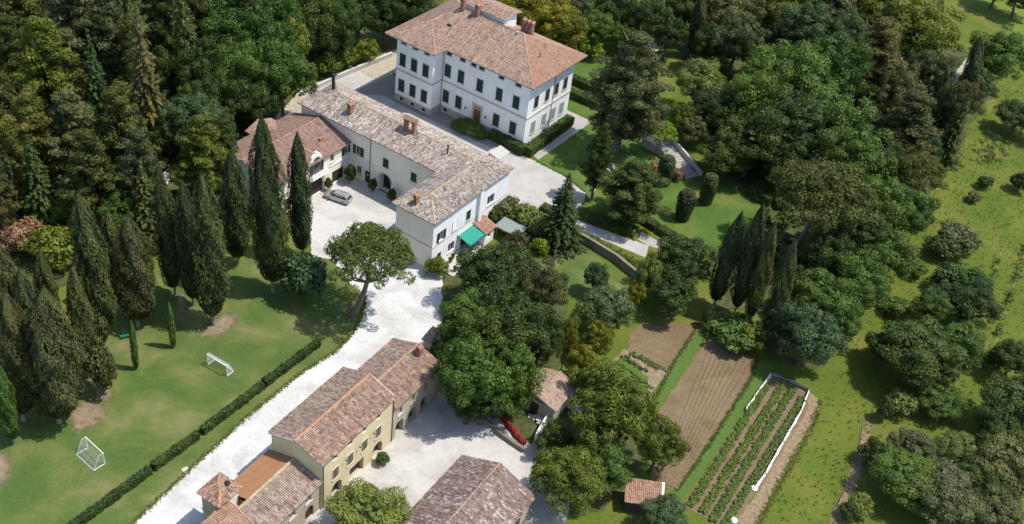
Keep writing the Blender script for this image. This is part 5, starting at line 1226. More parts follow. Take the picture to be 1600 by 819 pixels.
# twin-pillar chimney with tiled cap
m = MB(); m.box(-17.75, -17.2, 14.5, 15.2, 10.2, 13.0); m.box(-16.1, -15.55, 14.5, 15.2, 10.2, 13.0); m.box(-17.2, -16.1, 14.5, 15.2, 10.2, 11.1); tc_ = m.build('chimney', M_BRICK, lng)
k = 6
m = MB()
for q in range(k):
    a, b = math.pi*q/k, math.pi*(q+1)/k; f = lambda t: (-16.65-.55*math.cos(t), 12.4+.5*math.sin(t))
    (xa, za), (xb, zb) = f(a), f(b); m.hexa([(xa,14.5,za),(xb,14.5,zb),(xb,15.2,zb),(xa,15.2,za),(xa,14.5,13.0),(xb,14.5,13.0),(xb,15.2,13.0),(xa,15.2,13.0)])
m.box(-17.85, -15.45, 14.35, 15.35, 13.003, 13.2)
m.hexa([(-17.8,14.2,13.2),(-15.5,14.2,13.2),(-15.5,15.5,13.2),(-17.8,15.5,13.2),(-17.8,14.75,13.6),(-15.5,14.75,13.6),(-15.5,14.95,13.6),(-17.8,14.95,13.6)])
m.build('chimney_cap', M_BRICK, tc_)
chimney(lng, -27.6, 13.0, 9.8, 11.6, .7, .9); chimney(lng, -4.4, 1.2, 9.4, 11.0, .55, .7)
m = MB(); m.tube((-8.4,14.0,10.4),(-8.4,14.0,12.2),.11,.11,8); m.lathe([(.11,0),(.2,.06),(.2,.2),(.02,.3)], (-8.4,14.0,12.15), 8); m.build('flue_pipe', M_IRON, lng)
m = MB(); m.tube((-34.6,16.6,10),(-34.6,16.6,13.0),.26,.26,8); m.lathe([(.26,0),(.36,.05),(.36,.25),(.05,.4)], (-34.6,16.6,12.95), 8); m.build('flue_pipe', M_IRON, lng)

# awning over the terrace
aw = empty('awning', LO, LA, 'turquoise canvas awning pulled out over the terrace of the white wing', 'awning')
m = MB(); n = 10
for i in range(n):
    ya, yb_ = 6.45+4.0*i/n, 6.45+4.0*(i+1)/n
    m.hexa([(.12,ya,3.22),(2.5,ya,2.52),(2.5,yb_,2.52),(.12,yb_,3.22),(.12,ya,3.25),(2.5,ya,2.55),(2.5,yb_,2.55),(.12,yb_,3.25)])
m.build('canvas', plain('awning_canvas', (.026,.245,.185), .9, vary=.15), aw)
m = MB(); m.box(2.5,2.53,6.45,10.45,2.25,2.54); m.build('valance', plain('awning_valance', (.02,.22,.16), .85, vary=.05), aw)
for y in (6.6, 10.3):
    m = MB(); m.tube((.1,y,2.3),(2.45,y,2.5),.03,.03,6); m.build('arm', M_IRON, aw)
m = MB(); m.tube((.12,6.4,3.3),(.12,10.5,3.3),.09,.09,8); m.build('roller', M_TRIM, aw)
# small tiled annex
an = empty('annex', LO, LA, 'small lean-to porch with orange tiled roof beside the turquoise awning', 'porch')
roof(an, [[(2.75,10.3,2.65),(2.75,13.2,2.65),(.05,13.2,3.55),(.05,10.3,3.55)]], M_TILE_R, [], M_RIDGEO, .1, seed=80)
wall(an, Face('right', 2.45, 10.5), 0, 2.5, 0, 2.7, M_WHITE, [(1.2, .9, 1.1, 2.1)]); pane(an, Face('right', 2.45, 10.5), (1.2,.9,1.1,2.1), M_GLASS)
wall(an, Face('front', 0, 10.5), .0, 2.45, 0, 2.7, M_WHITE); wall(an, Face('back', 0, 13.0), .0, 2.45, 0, 2.7, M_WHITE)
m = MB(); m.box(.0, 3.4, 1.2, 10.3, 0, .18); tag(m.build('terrace', M_YARD), kind='structure'); bpy.data.objects['terrace'].location = LO; bpy.data.objects['terrace'].rotation_euler = (0, 0, LA)
# terrace table, planters
def put(o): o.location = LO; o.rotation_euler = (0, 0, LA); return o
for i, (x, y) in enumerate(((1.1,3.6),(.8,4.6),(2.9,2.4),(3.0,5.2))):
    e = empty('planter', LO, LA, ['terracotta planter by the wing window, nearer the yellow shrub', 'terracotta planter under the ground-floor window next to the awning', 'terracotta planter at the terrace edge nearest the yellow shrub', 'terracotta planter at the terrace edge below the awning'][i], 'planter', 'planters on the white wing terrace')
    m = MB(); m.lathe([(.0,.18),(.2,.18),(.28,.55),(.3,.6),(.24,.6),(.22,.5),(0,.5)], (x,y,0), 10); m.build('pot', M_BRICK, e)
    c = obj('plant', PROTO['shrub'][2][i % 4][0], e); c.location = (x,y,.5); c.scale = (.25,.25,.28); c.material_slots[0].link = 'OBJECT'; c.material_slots[0].material = LEAF['md']

# ------------------------------------------------------------------ garage building
gar = empty('garage_building', LO, LA, 'cream garage building with red-brown roof, shaped gable dormer and dark arched garage door', 'building')
ZE, xe, xg, xo = 6.5, -25.5, -32.0, -38.5; ZR = 8.55; ya, yb_ = -7.0, 10.95
cy0, cy1, cyr, cxl = 1.4, 7.0, 4.2, -40.0
sl = (ZR-ZE)/(xe-xg)
zc = ZE + sl*(cyr-cy0)*1.0; xc = xo + (zc-ZE)/sl
polys = [[(xe,ya,ZE),(xe,yb_,ZE),(xg,yb_,ZR),(xg,ya,ZR)], [(xo,yb_,ZE),(xo,ya,ZE),(xg,ya,ZR),(xg,yb_,ZR)],
         [(cxl,cy0,ZE),(xo,cy0,ZE),(xc,cyr,zc),(cxl,cyr,zc)], [(xo,cy1,ZE),(cxl,cy1,ZE),(cxl,cyr,zc),(xc,cyr,zc)]]
roof(gar, polys, M_TILE_G, [((xg,ya,ZR),(xg,yb_,ZR)),((cxl,cyr,zc),(xc,cyr,zc))], M_RIDGE, .15, gutter=[((xe,ya,ZE),(xe,yb_,ZE))], seed=90)
GF = Face('right', -25.9, 0)
gh = [(10.05, 1.0, 4.5, 5.9), (8.2, 2.9, .03, 2.4), (2.8, 3.6, .03, 3.4, True), (6.75, .9, 4.5, 5.9), (-3.6, 1.6, .03, 2.6)]
wall(gar, GF, ya+.2, 11.0, 0, 6.45, M_CREAM, gh)
open_window(gar, GF, gh[0]); open_window(gar, GF, gh[3], leaves=False)
def garage_door(h, name='garage_door'):
    m = MB(); c, w, b, t = h[:4]
    for k in range(5): fbox(m, GF, c-w/2, c+w/2, b+(t-b)*k/5, b+(t-b)*(k+1)/5-.03, -.26, -.2)
    m.build(name, M_DWOOD, gar)
for h in (gh[1], gh[2], gh[4]): garage_door(h)
band(gar, GF, ya+.2, 11.0, 3.85, .22, .1, M_WHITE)
# shaped gable dormer rising over the eave, with arched teal window
m = MB(); prof = [(1.2,5.9),(4.8,5.9),(4.8,6.55),(4.45,6.6),(4.2,7.0),(4.0,7.5),(3.7,7.75),(3.35,7.9),(3.2,8.25),(2.8,8.25),(2.65,7.9),(2.3,7.75),(2.0,7.5),(1.8,7.0),(1.55,6.6),(1.2,6.55)]
k = len(prof); f = [GF(a, z, .1) for a, z in prof]; bk = [GF(a, z, -.25) for a, z in prof]
m.face(f); m.face(bk[::-1])
for i in range(k): j = (i+1) % k; m.face([f[i], bk[i], bk[j], f[j]])
do = m.build('dormer_gable', M_CREAM, gar)
roof(gar, [[(-25.9,4.6,6.65),(-29.0,4.6,6.65),(-29.0,3.0,7.55),(-25.9,3.0,7.55)], [(-29.0,1.4,6.65),(-25.9,1.4,6.65),(-25.9,3.0,7.55),(-29.0,3.0,7.55)]], M_TILE_G, [((-29.0,3,7.55),(-26.1,3,7.55))], M_RIDGE, .1, 'dormer_roof', seed=95)
TEAL = plain('teal_paint', (.10,.20,.18), .6)
m = MB(); arc = [(3.0-.7*math.cos(math.pi*q/10), 6.45+.7*math.sin(math.pi*q/10)) for q in range(11)]
m.face([GF(2.3,4.3,.12), GF(3.7,4.3,.12)] + [GF(a, z, .12) for a, z in arc[::-1]]); aw_ = m.build('arched_window', M_GLASS, do)
for q in range(10):
    mm = MB()
(lambda: None)()
m = MB()
for q in range(10):
    (xa, za), (xb, zb) = arc[q], arc[q+1]; s_ = 1.22
    o1 = (3+(xa-3)*s_, 6.45+(za-6.45)*s_); o2 = (3+(xb-3)*s_, 6.45+(zb-6.45)*s_)
    m.hexa([GF(xa,za,.16),GF(xb,zb,.16),GF(*o2,.16),GF(*o1,.16),GF(xa,za,.1),GF(xb,zb,.1),GF(*o2,.1),GF(*o1,.1)])
m.build('arch_trim', TEAL, do)
for l, r in ((1.45, 2.12), (3.88, 4.55)):
    m = MB(); fbox(m, GF, l, r, 4.3, 6.4, .1, .16); m.build('shutter', M_SHUT, do)
# balcony under it
m = MB(); fbox(m, GF, .7, 5.3, 3.95, 4.15, .1, 1.1); bal = m.build('balcony', M_WHITE, gar)
m = MB(); fbox(m, GF, .75, 5.25, 4.98, 5.05, 1.0, 1.06)
for kx in range(23): fbox(m, GF, .8+.195*kx, .83+.195*kx, 4.15, 4.98, 1.015, 1.045)
m.build('balcony_railing', M_TRIM, bal)
wall(gar, Face('front', 0, ya+.2), -38.1, -25.9, 0, 6.45, M_CREAM, gable=(xg, ZR-.1)); wall(gar, Face('left', -38.1, 0), ya+.2, 11.0, 0, 6.45, M_CREAM)
wall(gar, Face('back', 0, 10.95), -38.1, -36.62, 0, 6.45, M_CREAM)
wall(gar, Face('left', -39.6, 0), 1.8, 6.6, 0, 6.45, M_CREAM, gable=(cyr, zc-.1)); wall(gar, Face('front', 0, 1.8), -39.6, -38.1, 0, 6.45, M_CREAM); wall(gar, Face('back', 0, 6.6), -39.6, -38.1, 0, 6.45, M_CREAM)
m = MB(); m.box(-28.6,-28.2,6.4,7.2,7.3,8.0); m.build('roof_vent', M_BRICK, gar)

# ------------------------------------------------------------------ farmhouse row
MO, MA = (-18.09, 80.11, 0.0), R(-27.3)
farm = empty('farmhouse', MO, MA, 'tall yellow farmhouse block with grey shutters and mottled terracotta roof', 'house')
def gable_roof(parent, xa, xb, xm, y0, y1, ze, zr_, mats, rm, seed, name='roof', thick=.16, ze2=None):
    ze2 = ze if ze2 is None else ze2
    return roof(parent, [[(xb,y0,ze),(xb,y1,ze),(xm,y1,zr_),(xm,y0,zr_)], [(xa,y1,ze2),(xa,y0,ze2),(xm,y0,zr_),(xm,y1,zr_)]], mats, [((xm,y0,zr_),(xm,y1,zr_))], rm, thick, name, gutter=[((xb,y0,ze),(xb,y1,ze))], seed=seed)
gable_roof(farm, -7.95, .3, -3.85, -.25, 13.6, 8.15, 9.55, [M_TILE_F, M_TILE_O], M_RIDGEO, 110)
KF = Face('right', 0, 0)
fh = [(y, .75, 6.75, 7.45) for y in (2.35, 5.1, 7.73, 10.43)] + [(2.65, 1.9, .03, 2.5, True), (6.4, 2.7, .03, 2.35), (10.5, 1.9, .03, 2.35, True)]
wall(farm, KF, 0, 13.4, 0, 8.1, M_YELLOW, fh)
for h in fh[:4]:
    m = MB(); c, w, b, t = h; fbox(m, KF, c-w/2, c+w/2, b-.08, b-.004, 0, .08); o = m.build('small_window', M_YELLOW, farm); pane(o, KF, h, M_DARK, 'pane', -.2)
for h in fh[4:]:
    m = MB(); c, w, b, t = h[:4]
    fbox(m, KF, c-w/2-.02, c+w/2+.02, b, t, -.7, -.66); o = m.build('doorway', M_DWOOD, farm)
    m = MB(); m.face([KF(c-w/2,.025,-.7),KF(c+w/2,.025,-.7),KF(c+w/2,.025,-.28),KF(c-w/2,.025,-.28)]); m.face([KF(c-w/2,b,-.28),KF(c-w/2,b,-.7),KF(c-w/2,t,-.7),KF(c-w/2,t,-.28)]); m.face([KF(c+w/2,b,-.28),KF(c+w/2,b,-.7),KF(c+w/2,t,-.7),KF(c+w/2,t,-.28)]); m.build('threshold', M_STONE, o)
for y in (2.38, 5.05, 7.8, 10.46): shutter_window(farm, KF, y, 4.4, 1.0, 1.65, M_SHUTG, M_YELLOW)
wall(farm, Face('front', 0, 0), -7.6, 0, 0, 8.1, M_YELLOW, gable=(-3.85, 9.45)); wall(farm, Face('back', 0, 13.4), -7.6, 0, 0, 8.1, M_YELLOW, gable=(-3.85, 9.45)); wall(farm, Face('left', -7.6, 0), 0, 13.4, 0, 8.1, M_YELLOW)
pipe(farm, KF, .12, .2, 8.0, M_IRON); pipe(farm, KF, 13.3, .2, 8.0, M_IRON)
for y in (3.9, 6.5, 9.2):
    m = MB(); m.tube(KF(y,5.4,0),KF(y,5.5,.35),.02,.02,5); m.lathe([(.03,0),(.1,.08),(.1,.2),(.02,.26)], KF(y,5.25,.36), 7); m.build('wall_lamp', M_IRON, farm)

f2 = empty('farm_wing', MO, MA, 'lower stone farm wing with arches, shaded by the central oaks', 'house')
gable_roof(f2, -7.6, .35, -3.7, 13.62, 23.6, 6.0, 7.35, [M_TILE_F, M_TILE_O], M_RIDGE, 120)
h2 = [(y, .8, 3.75, 5.0) for y in (15.0, 17.7, 20.5)] + [(15.0, 1.7, .03, 2.6, True), (17.75, 1.8, .03, 2.5, True), (20.4, 1.8, .03, 2.5, True)]
wall(f2, KF, 13.42, 23.3, 0, 5.95, M_STUCCO, h2)
for h in h2[:3]: open_window(f2, KF, h, leaves=False)
for h in h2[3:]:
    m = MB(); c, w, b, t = h[:4]; fbox(m, KF, c-w/2-.1, c+w/2+.1, b, t, -.75, -.7); o = m.build('doorway', M_DWOOD, f2)
    m = MB(); m.face([KF(c-w/2,.025,-.75),KF(c+w/2,.025,-.75),KF(c+w/2,.025,-.28),KF(c-w/2,.025,-.28)]); m.face([KF(c-w/2,b,-.28),KF(c-w/2,b,-.75),KF(c-w/2,t,-.75),KF(c-w/2,t,-.28)]); m.face([KF(c+w/2,b,-.28),KF(c+w/2,b,-.75),KF(c+w/2,t,-.75),KF(c+w/2,t,-.28)]); m.build('threshold', M_STONE, o)
wall(f2, Face('back', 0, 23.3), -7.2, 0, 0, 5.95, M_STUCCO, gable=(-3.7, 7.25)); wall(f2, Face('left', -7.2, 0), 13.42, 23.3, 0, 5.95, M_STUCCO)
chimney(f2, -2.6, 22.2, 6.2, 8.0, .6, .6)

f3 = empty('farm_annex', MO, MA, 'low farm annex with ochre slab roof and grey tiled slope beside the small tower', 'house')
roof(f3, [[(.1,-14.0,5.05),(.1,-.02,5.05),(-4.1,-.02,6.25),(-4.1,-14.0,6.25)]], M_TILE_O, [], M_RIDGE, .16, seed=130)
m = MB(); m.slab([(-8.1,-.02,5.0),(-8.1,-7.6,5.0),(-4.1,-7.6,6.2),(-4.1,-.02,6.2)], .16); m.build('slab_roof', ground_mat('ochre_roof_slab', [(.2,(.27,.135,.066)),(.5,(.32,.165,.082)),(.8,(.36,.195,.105))], .9, 7, bumpd=.02, bs=8), f3)
Q, v_ = ridge_caps([((-4.1,-14,6.26),(-4.1,-.05,6.26))], .2, .5, 9); obj('ridge_tiles', quads_mesh('ridge_tiles', Q, M_RIDGEL, v_), f3, 'stuff')
KA = Face('right', -.3, 0)
h3 = [(-2.0, .95, 3.1, 4.35), (-4.75, .95, 3.1, 4.35), (-1.9, 1.5, .03, 2.2, True), (-7.6, .95, 3.1, 4.35), (-5.5, 1.6, .03, 2.2, True)]
wall(f3, KA, -13.6, -.02, 0, 4.98, M_STUCCO, h3)
for h in (h3[0], h3[1], h3[3]): open_window(f3, KA, h, leaves=False)
for h in (h3[2], h3[4]): pane(f3, KA, h, M_DWOOD, 'doorway', -.25)
wall(f3, Face('left', -7.8, 0), -7.4, -.02, 0, 4.95, M_STUCCO); wall(f3, Face('front', 0, -13.6), -4.1, -.3, 0, 4.98, M_STUCCO); wall(f3, Face('front', 0, -7.4), -7.8, -4.1, 0, 4.98, M_STUCCO); wall(f3, Face('left', -4.1, 0), -13.6, -7.4, 0, 6.0, M_CREAM)
roof(f3, [[(-1.6,-12.2,5.95),(-1.6,-9.4,5.95),(-4.1,-9.4,6.7),(-4.1,-12.2,6.7)]], M_TILE_R, [], M_RIDGE, .1, 'dormer_roof', seed=135)

tw = empty('small_tower', MO, MA, 'small stone tower with hipped orange tile roof at the annex end', 'tower')
X0, X1, Y0, Y1, ze_, zt_ = -8.75, -5.45, -10.75, -7.2, 7.0, 8.05
ym = (Y0+Y1)/2; xa_, xb_ = X0+1.5, X1-1.5
roof(tw, [[(X0,Y0,ze_),(X1,Y0,ze_),(xb_,ym,zt_),(xa_,ym,zt_)],[(X1,Y0,ze_),(X1,Y1,ze_),(xb_,ym,zt_)],[(X1,Y1,ze_),(X0,Y1,ze_),(xa_,ym,zt_),(xb_,ym,zt_)],[(X0,Y1,ze_),(X0,Y0,ze_),(xa_,ym,zt_)]], M_TILE_F, [((X0,Y0,ze_),(xa_,ym,zt_)),((X1,Y0,ze_),(xb_,ym,zt_)),((X1,Y1,ze_),(xb_,ym,zt_)),((X0,Y1,ze_),(xa_,ym,zt_)),((xa_,ym,zt_),(xb_,ym,zt_))], M_RIDGEO, .14, seed=140)
wall(tw, Face('front', 0, -10.45), -8.4, -5.75, 0, 6.95, M_STUCCO); wall(tw, Face('right', -5.75, 0), -10.45, -7.5, 0, 6.95, M_CREAM); wall(tw, Face('left', -8.4, 0), -10.45, -7.5, 0, 6.95, M_STUCCO); wall(tw, Face('back', 0, -7.5), -8.4, -5.75, 0, 6.95, M_STUCCO)
band(tw, Face('front', 0, -10.45), -8.5, -5.7, 4.3, .2, .08, M_STUCCO, 'string_course')
m = MB(); m.lathe([(.22,0),(.22,.55),(.34,.6),(.34,.7),(.12,.9),(0,.92)], (-6.5,-8.3,7.35), 10); m.build('chimney_pot', M_IRON, tw)
m = MB(); m.box(-5.7, -4.15, -13.4, -9.0, 0, 5.6); m.build('lean_to', M_STUCCO, tw)
roof(tw, [[(-4.0,-13.5,6.1),(-4.0,-8.9,6.1),(-5.74,-8.9,6.35),(-5.74,-13.5,6.35)]], M_TILE_R, [], M_RIDGE, .1, 'lean_to_roof', seed=145)

hut = empty('hut', MO, MA, 'small hut with weathered pale roof at the far end of the farm row', 'hut')
roof(hut, [[(-6.2,28.0,3.5),(-4.1,28.0,3.5),(-4.1,30.6,4.1),(-6.2,30.6,4.1)]], M_TILE_S, [], M_RIDGE, .1, seed=150)
m = MB(); m.box(-6.0,-4.3,28.3,30.4,0,3.4); m.build('wall', M_STUCCO, hut)
m = MB(); m.box(-5.6,-4.7,28.2,28.299,.02,2.0); m.build('door', M_DWOOD, hut)

barn = empty('barn', MO, MA, 'brown tiled barn roof with flecks of white across the farmyard from the yellow house', 'barn')
gable_roof(barn, 10.1, 20.6, 15.3, -9.0, 14.2, 3.9, 6.15, [M_TILE_B, M_TILE_B], M_RIDGE, 160)
wall(barn, Face('right', 20.2, 0), -8.7, 13.8, 0, 3.95, M_STUCCO, [(11.0, 1.6, .02, 2.5)]); wall(barn, Face('left', 10.5, 0), -8.7, 13.8, 0, 3.95, M_STUCCO); wall(barn, Face('back', 0, 13.8), 10.5, 20.2, 0, 3.9, M_STUCCO, gable=(15.3, 6.05)); wall(barn, Face('front', 0, -8.7), 10.5, 20.2, 0, 3.9, M_STUCCO, gable=(15.3, 6.05))
pane(barn, Face('right', 20.2, 0), (11.0,1.6,.02,2.5), M_DWOOD, 'door')
m = MB(); m.box(13.2, 15.6, 14.25, 15.4, 0, 3.2); m.build('end_wall', M_STUCCO, barn)
roof(barn, [[(13.0,15.7,3.1),(13.0,14.2,3.1),(15.8,14.2,3.9),(15.8,15.7,3.9)]], M_TILE_S, [], M_RIDGE, .1, 'lean_to_roof', seed=165)

shed = empty('shed', MO, MA, 'small shed with pale tan tiled roof half hidden among the trees', 'shed')
gable_roof(shed, 9.6, 15.0, 12.15, 28.6, 34.6, 2.7, 3.6, [M_TILE_S, M_TILE_S], M_RIDGEL, 170)
m = MB(); m.box(9.9,14.7,28.9,34.3,0,2.55); m.build('wall', M_STUCCO, shed)
m = MB(); m.box(11.2,12.4,28.8,28.899,.02,2.0); m.build('door', M_DWOOD, shed)
shed2 = empty('shed', MO, MA, 'small shed with bright orange tiled roof at the lower end of the ploughed strip', 'shed')
y2 = 22.0
roof(shed2, [[(29.0,21.6,2.1),(33.0,23.6,2.1),(31.6,26.6,2.75),(27.6,24.6,2.75)]], M_TILE_R, [], M_RIDGE, .12, seed=175)
m = MB(); m.prism([(29.1,21.9),(32.6,23.6),(31.4,26.2),(27.9,24.5)], 0, 2.0); m.build('wall', M_DWOOD, shed2)
m = MB(); m.hexa([(33.02,23.55,2.1),(33.3,23.65,2.1),(31.9,26.65,2.75),(31.62,26.55,2.75),(33.02,23.55,2.25),(33.3,23.65,2.25),(31.9,26.65,2.9),(31.62,26.55,2.9)]); m.build('verge', M_WHITE, shed2)

# ------------------------------------------------------------------ hedges
def hedge(pts, w, h, col, label, group='clipped hedges', name='hedge', per=70, size=(.14,.26)):
    P0 = Vector((*pts[0], 0)); e = empty(name, P0, 0, label, 'hedge', group)
    Vs = []; vals = []; core = MB()
    for a, b in zip(pts[:-1], pts[1:]):
        a = np.array([a[0]-P0.x, a[1]-P0.y, 0]); b = np.array([b[0]-P0.x, b[1]-P0.y, 0]); d = b-a; L = np.linalg.norm(d); d /= L; s = np.array([-d[1], d[0], 0])
        q = [a-s*w*.42, b-s*w*.42, b+s*w*.42, a+s*w*.42]
        core.hexa([tuple(p) for p in q] + [tuple(p+np.array([0,0,h*.92])) for p in q])
        for face in range(5):
            area = {0: L*h, 1: L*h, 2: L*w, 3: w*h, 4: w*h}[face]; n = int(area*per)
            t = rng.uniform(0, L, n); zz = rng.uniform(0.02, h, n); x = rng.uniform(-w/2, w/2, n)
            if face < 2: sg = 1 if face else -1; p = a + t[:,None]*d + s*sg*w*.5 + zz[:,None]*[0,0,1]; nn = s*sg + [0,0,.15]
            elif face == 2: p = a + t[:,None]*d + x[:,None]*s + np.array([0,0,h]); nn = np.array([0,0,1.])
            else: p = (a if face == 3 else b) + x[:,None]*s + zz[:,None]*[0,0,1]; nn = -d if face == 3 else d
            nn = np.tile(nn, (n,1)); lum = .05*np.sin(t*2.1)+.04*np.sin(t*5.3+1)
            p = p + nn*(.05*rng.normal(size=(n,1)) + lum[:,None]*.9)
            Vs.append(leaf_quads(p, nn, rng.uniform(*size, n), 1.5, .5)); vals.append(np.clip(.45 + .22*rng.normal(size=n) + .15*np.sin(t*1.7), 0, 1))
    core.build('branches', M_DARKLEAF, e)
    obj('foliage', quads_mesh('foliage', np.concatenate(Vs), LEAF[col], np.concatenate(vals)), e)
    return e
M_DARKLEAF = plain('hedge_inner', (.014,.024,.010), .9)
hedge([(-45.34, 71.47), (-39.28, 81.81)], .8, 1.05, 'dk', 'lawn hedge length nearest the bottom edge')
hedge([(-39.01, 82.36), (-35.52, 88.18)], .8, 1.05, 'dk', 'short lawn hedge length between the two gaps')
hedge([(-35.18, 88.89), (-30.08, 98.02)], .8, 1.05, 'dk', 'lawn hedge length just above the worn gap, facing the farmhouse')
hedge([(-29.93, 98.41), (-24.79, 107.44)], .8, 1.05, 'dk', 'lawn hedge length running into the umbrella pine shadow')
hedge([(-0.19, 162.09), (6.99, 175.26)], 1.7, 1.7, 'md', 'bushy hedge along the villa\'s sunlit right side')
hedge([(-6.87, 166.76), (-0.56, 162.41)], 1.7, 1.7, 'dk', 'bushy hedge along the villa front by the corner')
hedge([(6.62, 191.12), (11.97, 187.79)], 1.6, 1.5, 'dk', 'farther of two clipped hedges on the villa side lawn')
hedge([(6.38, 185.43), (11.61, 182.72)], 1.6, 1.5, 'dk', 'nearer of two clipped hedges on the villa side lawn')
hedge([(10.29, 146.35), (14.83, 144.92), (19.31, 143.51)], 2.4, .8, 'md', 'low broad hedge bordering the curved white path')
hedge([(20.71, 147.42), (22.95, 145.44)], 1.6, 1.1, 'dk', 'clipped hedge left of the gap below the garden lawn')
hedge([(23.37, 145.18), (25.88, 143.14), (29.61, 141.42)], 1.6, 1.1, 'dk', 'clipped hedge right of the gap below the garden lawn')
hedge([(39.6, 160.42), (43.21, 157.78)], 2.0, 1.6, 'dk', 'thick dark hedge at the garden lawn\'s far right corner')
hedge([(41.18, 162.82), (44.43, 160.83), (45.09, 156.32)], 2.2, 1.2, 'md', 'pale topped hedge behind the garden lawn\'s right corner')
hedge([(3.64, 146.19), (6.86, 144.26)], 1.6, 1.4, 'dk', 'short hedge under the dark spruce')
# arched bush round the villa entrance
eb = empty('arched_bush', (-11.02, 167.18, 0.0), R(-30.4), 'arched oval hedge with dark opening in front of the villa door', 'hedge')
Cb = []; Rb = []
for i in range(90):
    a = rng.uniform(0, 6.283); rr = rng.uniform(.1, 1.0)**.5
    x = 3.4*math.cos(a)*rr; yb2 = 1.7*math.sin(a)*rr; zz = 1.5*math.sqrt(max(0, 1-(x/3.9)**2))
    if abs(x-.6) < .55 and yb2 < -.5 and rr > .6: continue
    Cb.append((x, yb2, .3+zz*rng.uniform(.75, 1)*(1-.45*rr*rr))); Rb.append(rng.uniform(.4, .62))
Vb, vb = crown_from_lobes(np.array(Cb), np.array(Rb), 330, .9, (.13,.24))
obj('foliage', quads_mesh('foliage', Vb, LEAF['md'], vb), eb)

# ------------------------------------------------------------------ walls, steps, garden stairs
def low_wall(pts, w, h, mat, label, name='garden_wall', cat='wall', cap=True):
    P0 = Vector((*pts[0], 0)); e = empty(name, P0, 0, label, cat)
    m = MB(); c = MB()
    for i, (a, b) in enumerate(zip(pts[:-1], pts[1:])):
        a = Vector((a[0]-P0.x, a[1]-P0.y, 0)); b = Vector((b[0]-P0.x, b[1]-P0.y, 0)); d = (b-a).normalized(); s = Vector((-d.y, d.x, 0)); z = Vector((0,0,h)); k = .0015*i
        b = b + d*.02
        q = [a-s*w/2, b-s*w/2, b+s*w/2, a+s*w/2]; m.hexa([tuple(p) for p in q] + [tuple(p+z+Vector((0,0,k))) for p in q])
        q = [a-s*(w/2+.06), b-s*(w/2+.06), b+s*(w/2+.06), a+s*(w/2+.06)]; c.hexa([tuple(p+z+Vector((0,0,.004+k))) for p in q] + [tuple(p+z+Vector((0,0,.09+k))) for p in q])
    m.build('masonry', mat, e)
    if cap: c.build('coping', M_TRIM, e)
    return e
low_wall([(8.4, 140.92), (11.83, 138.64), (16.03, 135.6), (20.51, 130.84)], .5, 1.5, M_OLD, 'ivy-patched retaining wall below the curved white path', cap=False)
low_wall([(-42.85, 171.4), (-36.55, 181.07), (-29.42, 191.06)], .4, .8, M_STONE, 'low stone wall beside the gravel track behind the service building')
low_wall([(-5.78, 100.25), (-2.13, 98.39), (1.04, 96.49)], .45, .7, M_OLD, 'low rubble wall under the oaks beside the farmyard', cap=False)
low_wall([(1.08, 96.05), (3.32, 94.48), (4.9, 93.46)], .45, .7, M_OLD, 'low rubble wall in front of the red tarpaulin', cap=False)
low_wall([(6.35, 96.38), (8.62, 94.82), (10.01, 93.77)], .35, 1.2, M_STONE, 'dark-faced garden wall below the tan-roofed shed')
low_wall([(6.24, 95.47), (7.65, 99.71)], .3, 1.4, M_WHITE, 'pale wall stub beside the red tarpaulin', cap=False)
low_wall([(-0.13, 133.18), (2.3, 138.44)], .25, .5, M_TRIM, 'thin pale border wall beside the grey canopy', cap=False)
# terrace steps below the villa front
st = empty('stone_steps', (-4.24, 161.24, 0.0), R(-30.4), 'flight of pale stone steps from the villa front to the forecourt', 'steps')
for k in range(5):
    m = MB(); m.box(-1.0+.45*k-.9, -1.0+.45*(k+1)-.9, -1.7, 1.7, 0, .5-.095*k); m.build('step', M_TRIM, st)
# garden stairs
gs = empty('garden_stairs', (21.65, 166.53, 0.0), 0, 'pale garden staircase with balustrade wall descending to the lawn', 'stairs')
Gt = Vector((24.3, 170.25, 0.0)) - gs.location; Gb = Vector((29.67, 162.76, 0.0)) - gs.location
d = (Gb-Gt); d.z = 0; Ls = d.length; d.normalize(); s = Vector((-d.y, d.x, 0)); n = 14; ZT = 1.7
for k in range(n):
    a = Gt + d*(Ls*k/n); b = Gt + d*(Ls*(k+1)/n); z = ZT*(1-k/n)
    q = [a-s*1.5, b-s*1.5, b+s*1.5, a+s*1.5]
    m = MB(); m.hexa([(p.x,p.y,0) for p in q] + [(p.x,p.y,z) for p in q]); m.build('step', M_PAVE, gs)
for sg, nm in ((1, 'balustrade'),):
    m = MB(); a = Gt + s*sg*1.75 - d*1.0; b = Gt + d*(Ls*.45) + s*sg*1.75; c = Gb + s*sg*1.75 + d*.3
    for (p, zp), (q_, zq) in (((a, ZT+1.0), (b, ZT*.62+1.0)), ((b, ZT*.62+1.0), (c, .95))):
        o1, o2 = p-s*.18, q_-s*.18; o3, o4 = q_+s*.18, p+s*.18
        m.hexa([(o1.x,o1.y,0),(o2.x,o2.y,0),(o3.x,o3.y,0),(o4.x,o4.y,0),(o1.x,o1.y,zp),(o2.x,o2.y,zq),(o3.x,o3.y,zq),(o4.x,o4.y,zp)])
    m.build(nm, M_TRIM, gs)
m = MB(); p0 = Gt - d*3.0
q = [p0-s*2.6, Gt-s*1.9, Gt+s*1.6, p0+s*1.6]; m.hexa([(p.x,p.y,0) for p in q] + [(p.x,p.y,ZT) for p in q]); m.build('landing', M_PAVE, gs)
m = MB(); 
for k in range(14):
    p = p0 - s*2.6 + (Gt - s*1.9 - p0 + s*2.6)*(k/13); m.box(p.x-.07, p.x+.07, p.y-.07, p.y+.07, ZT, ZT+.75)
a = p0 - s*2.6; b = Gt - s*1.9; e_ = (b-a).normalized(); t_ = Vector((-e_.y, e_.x, 0))
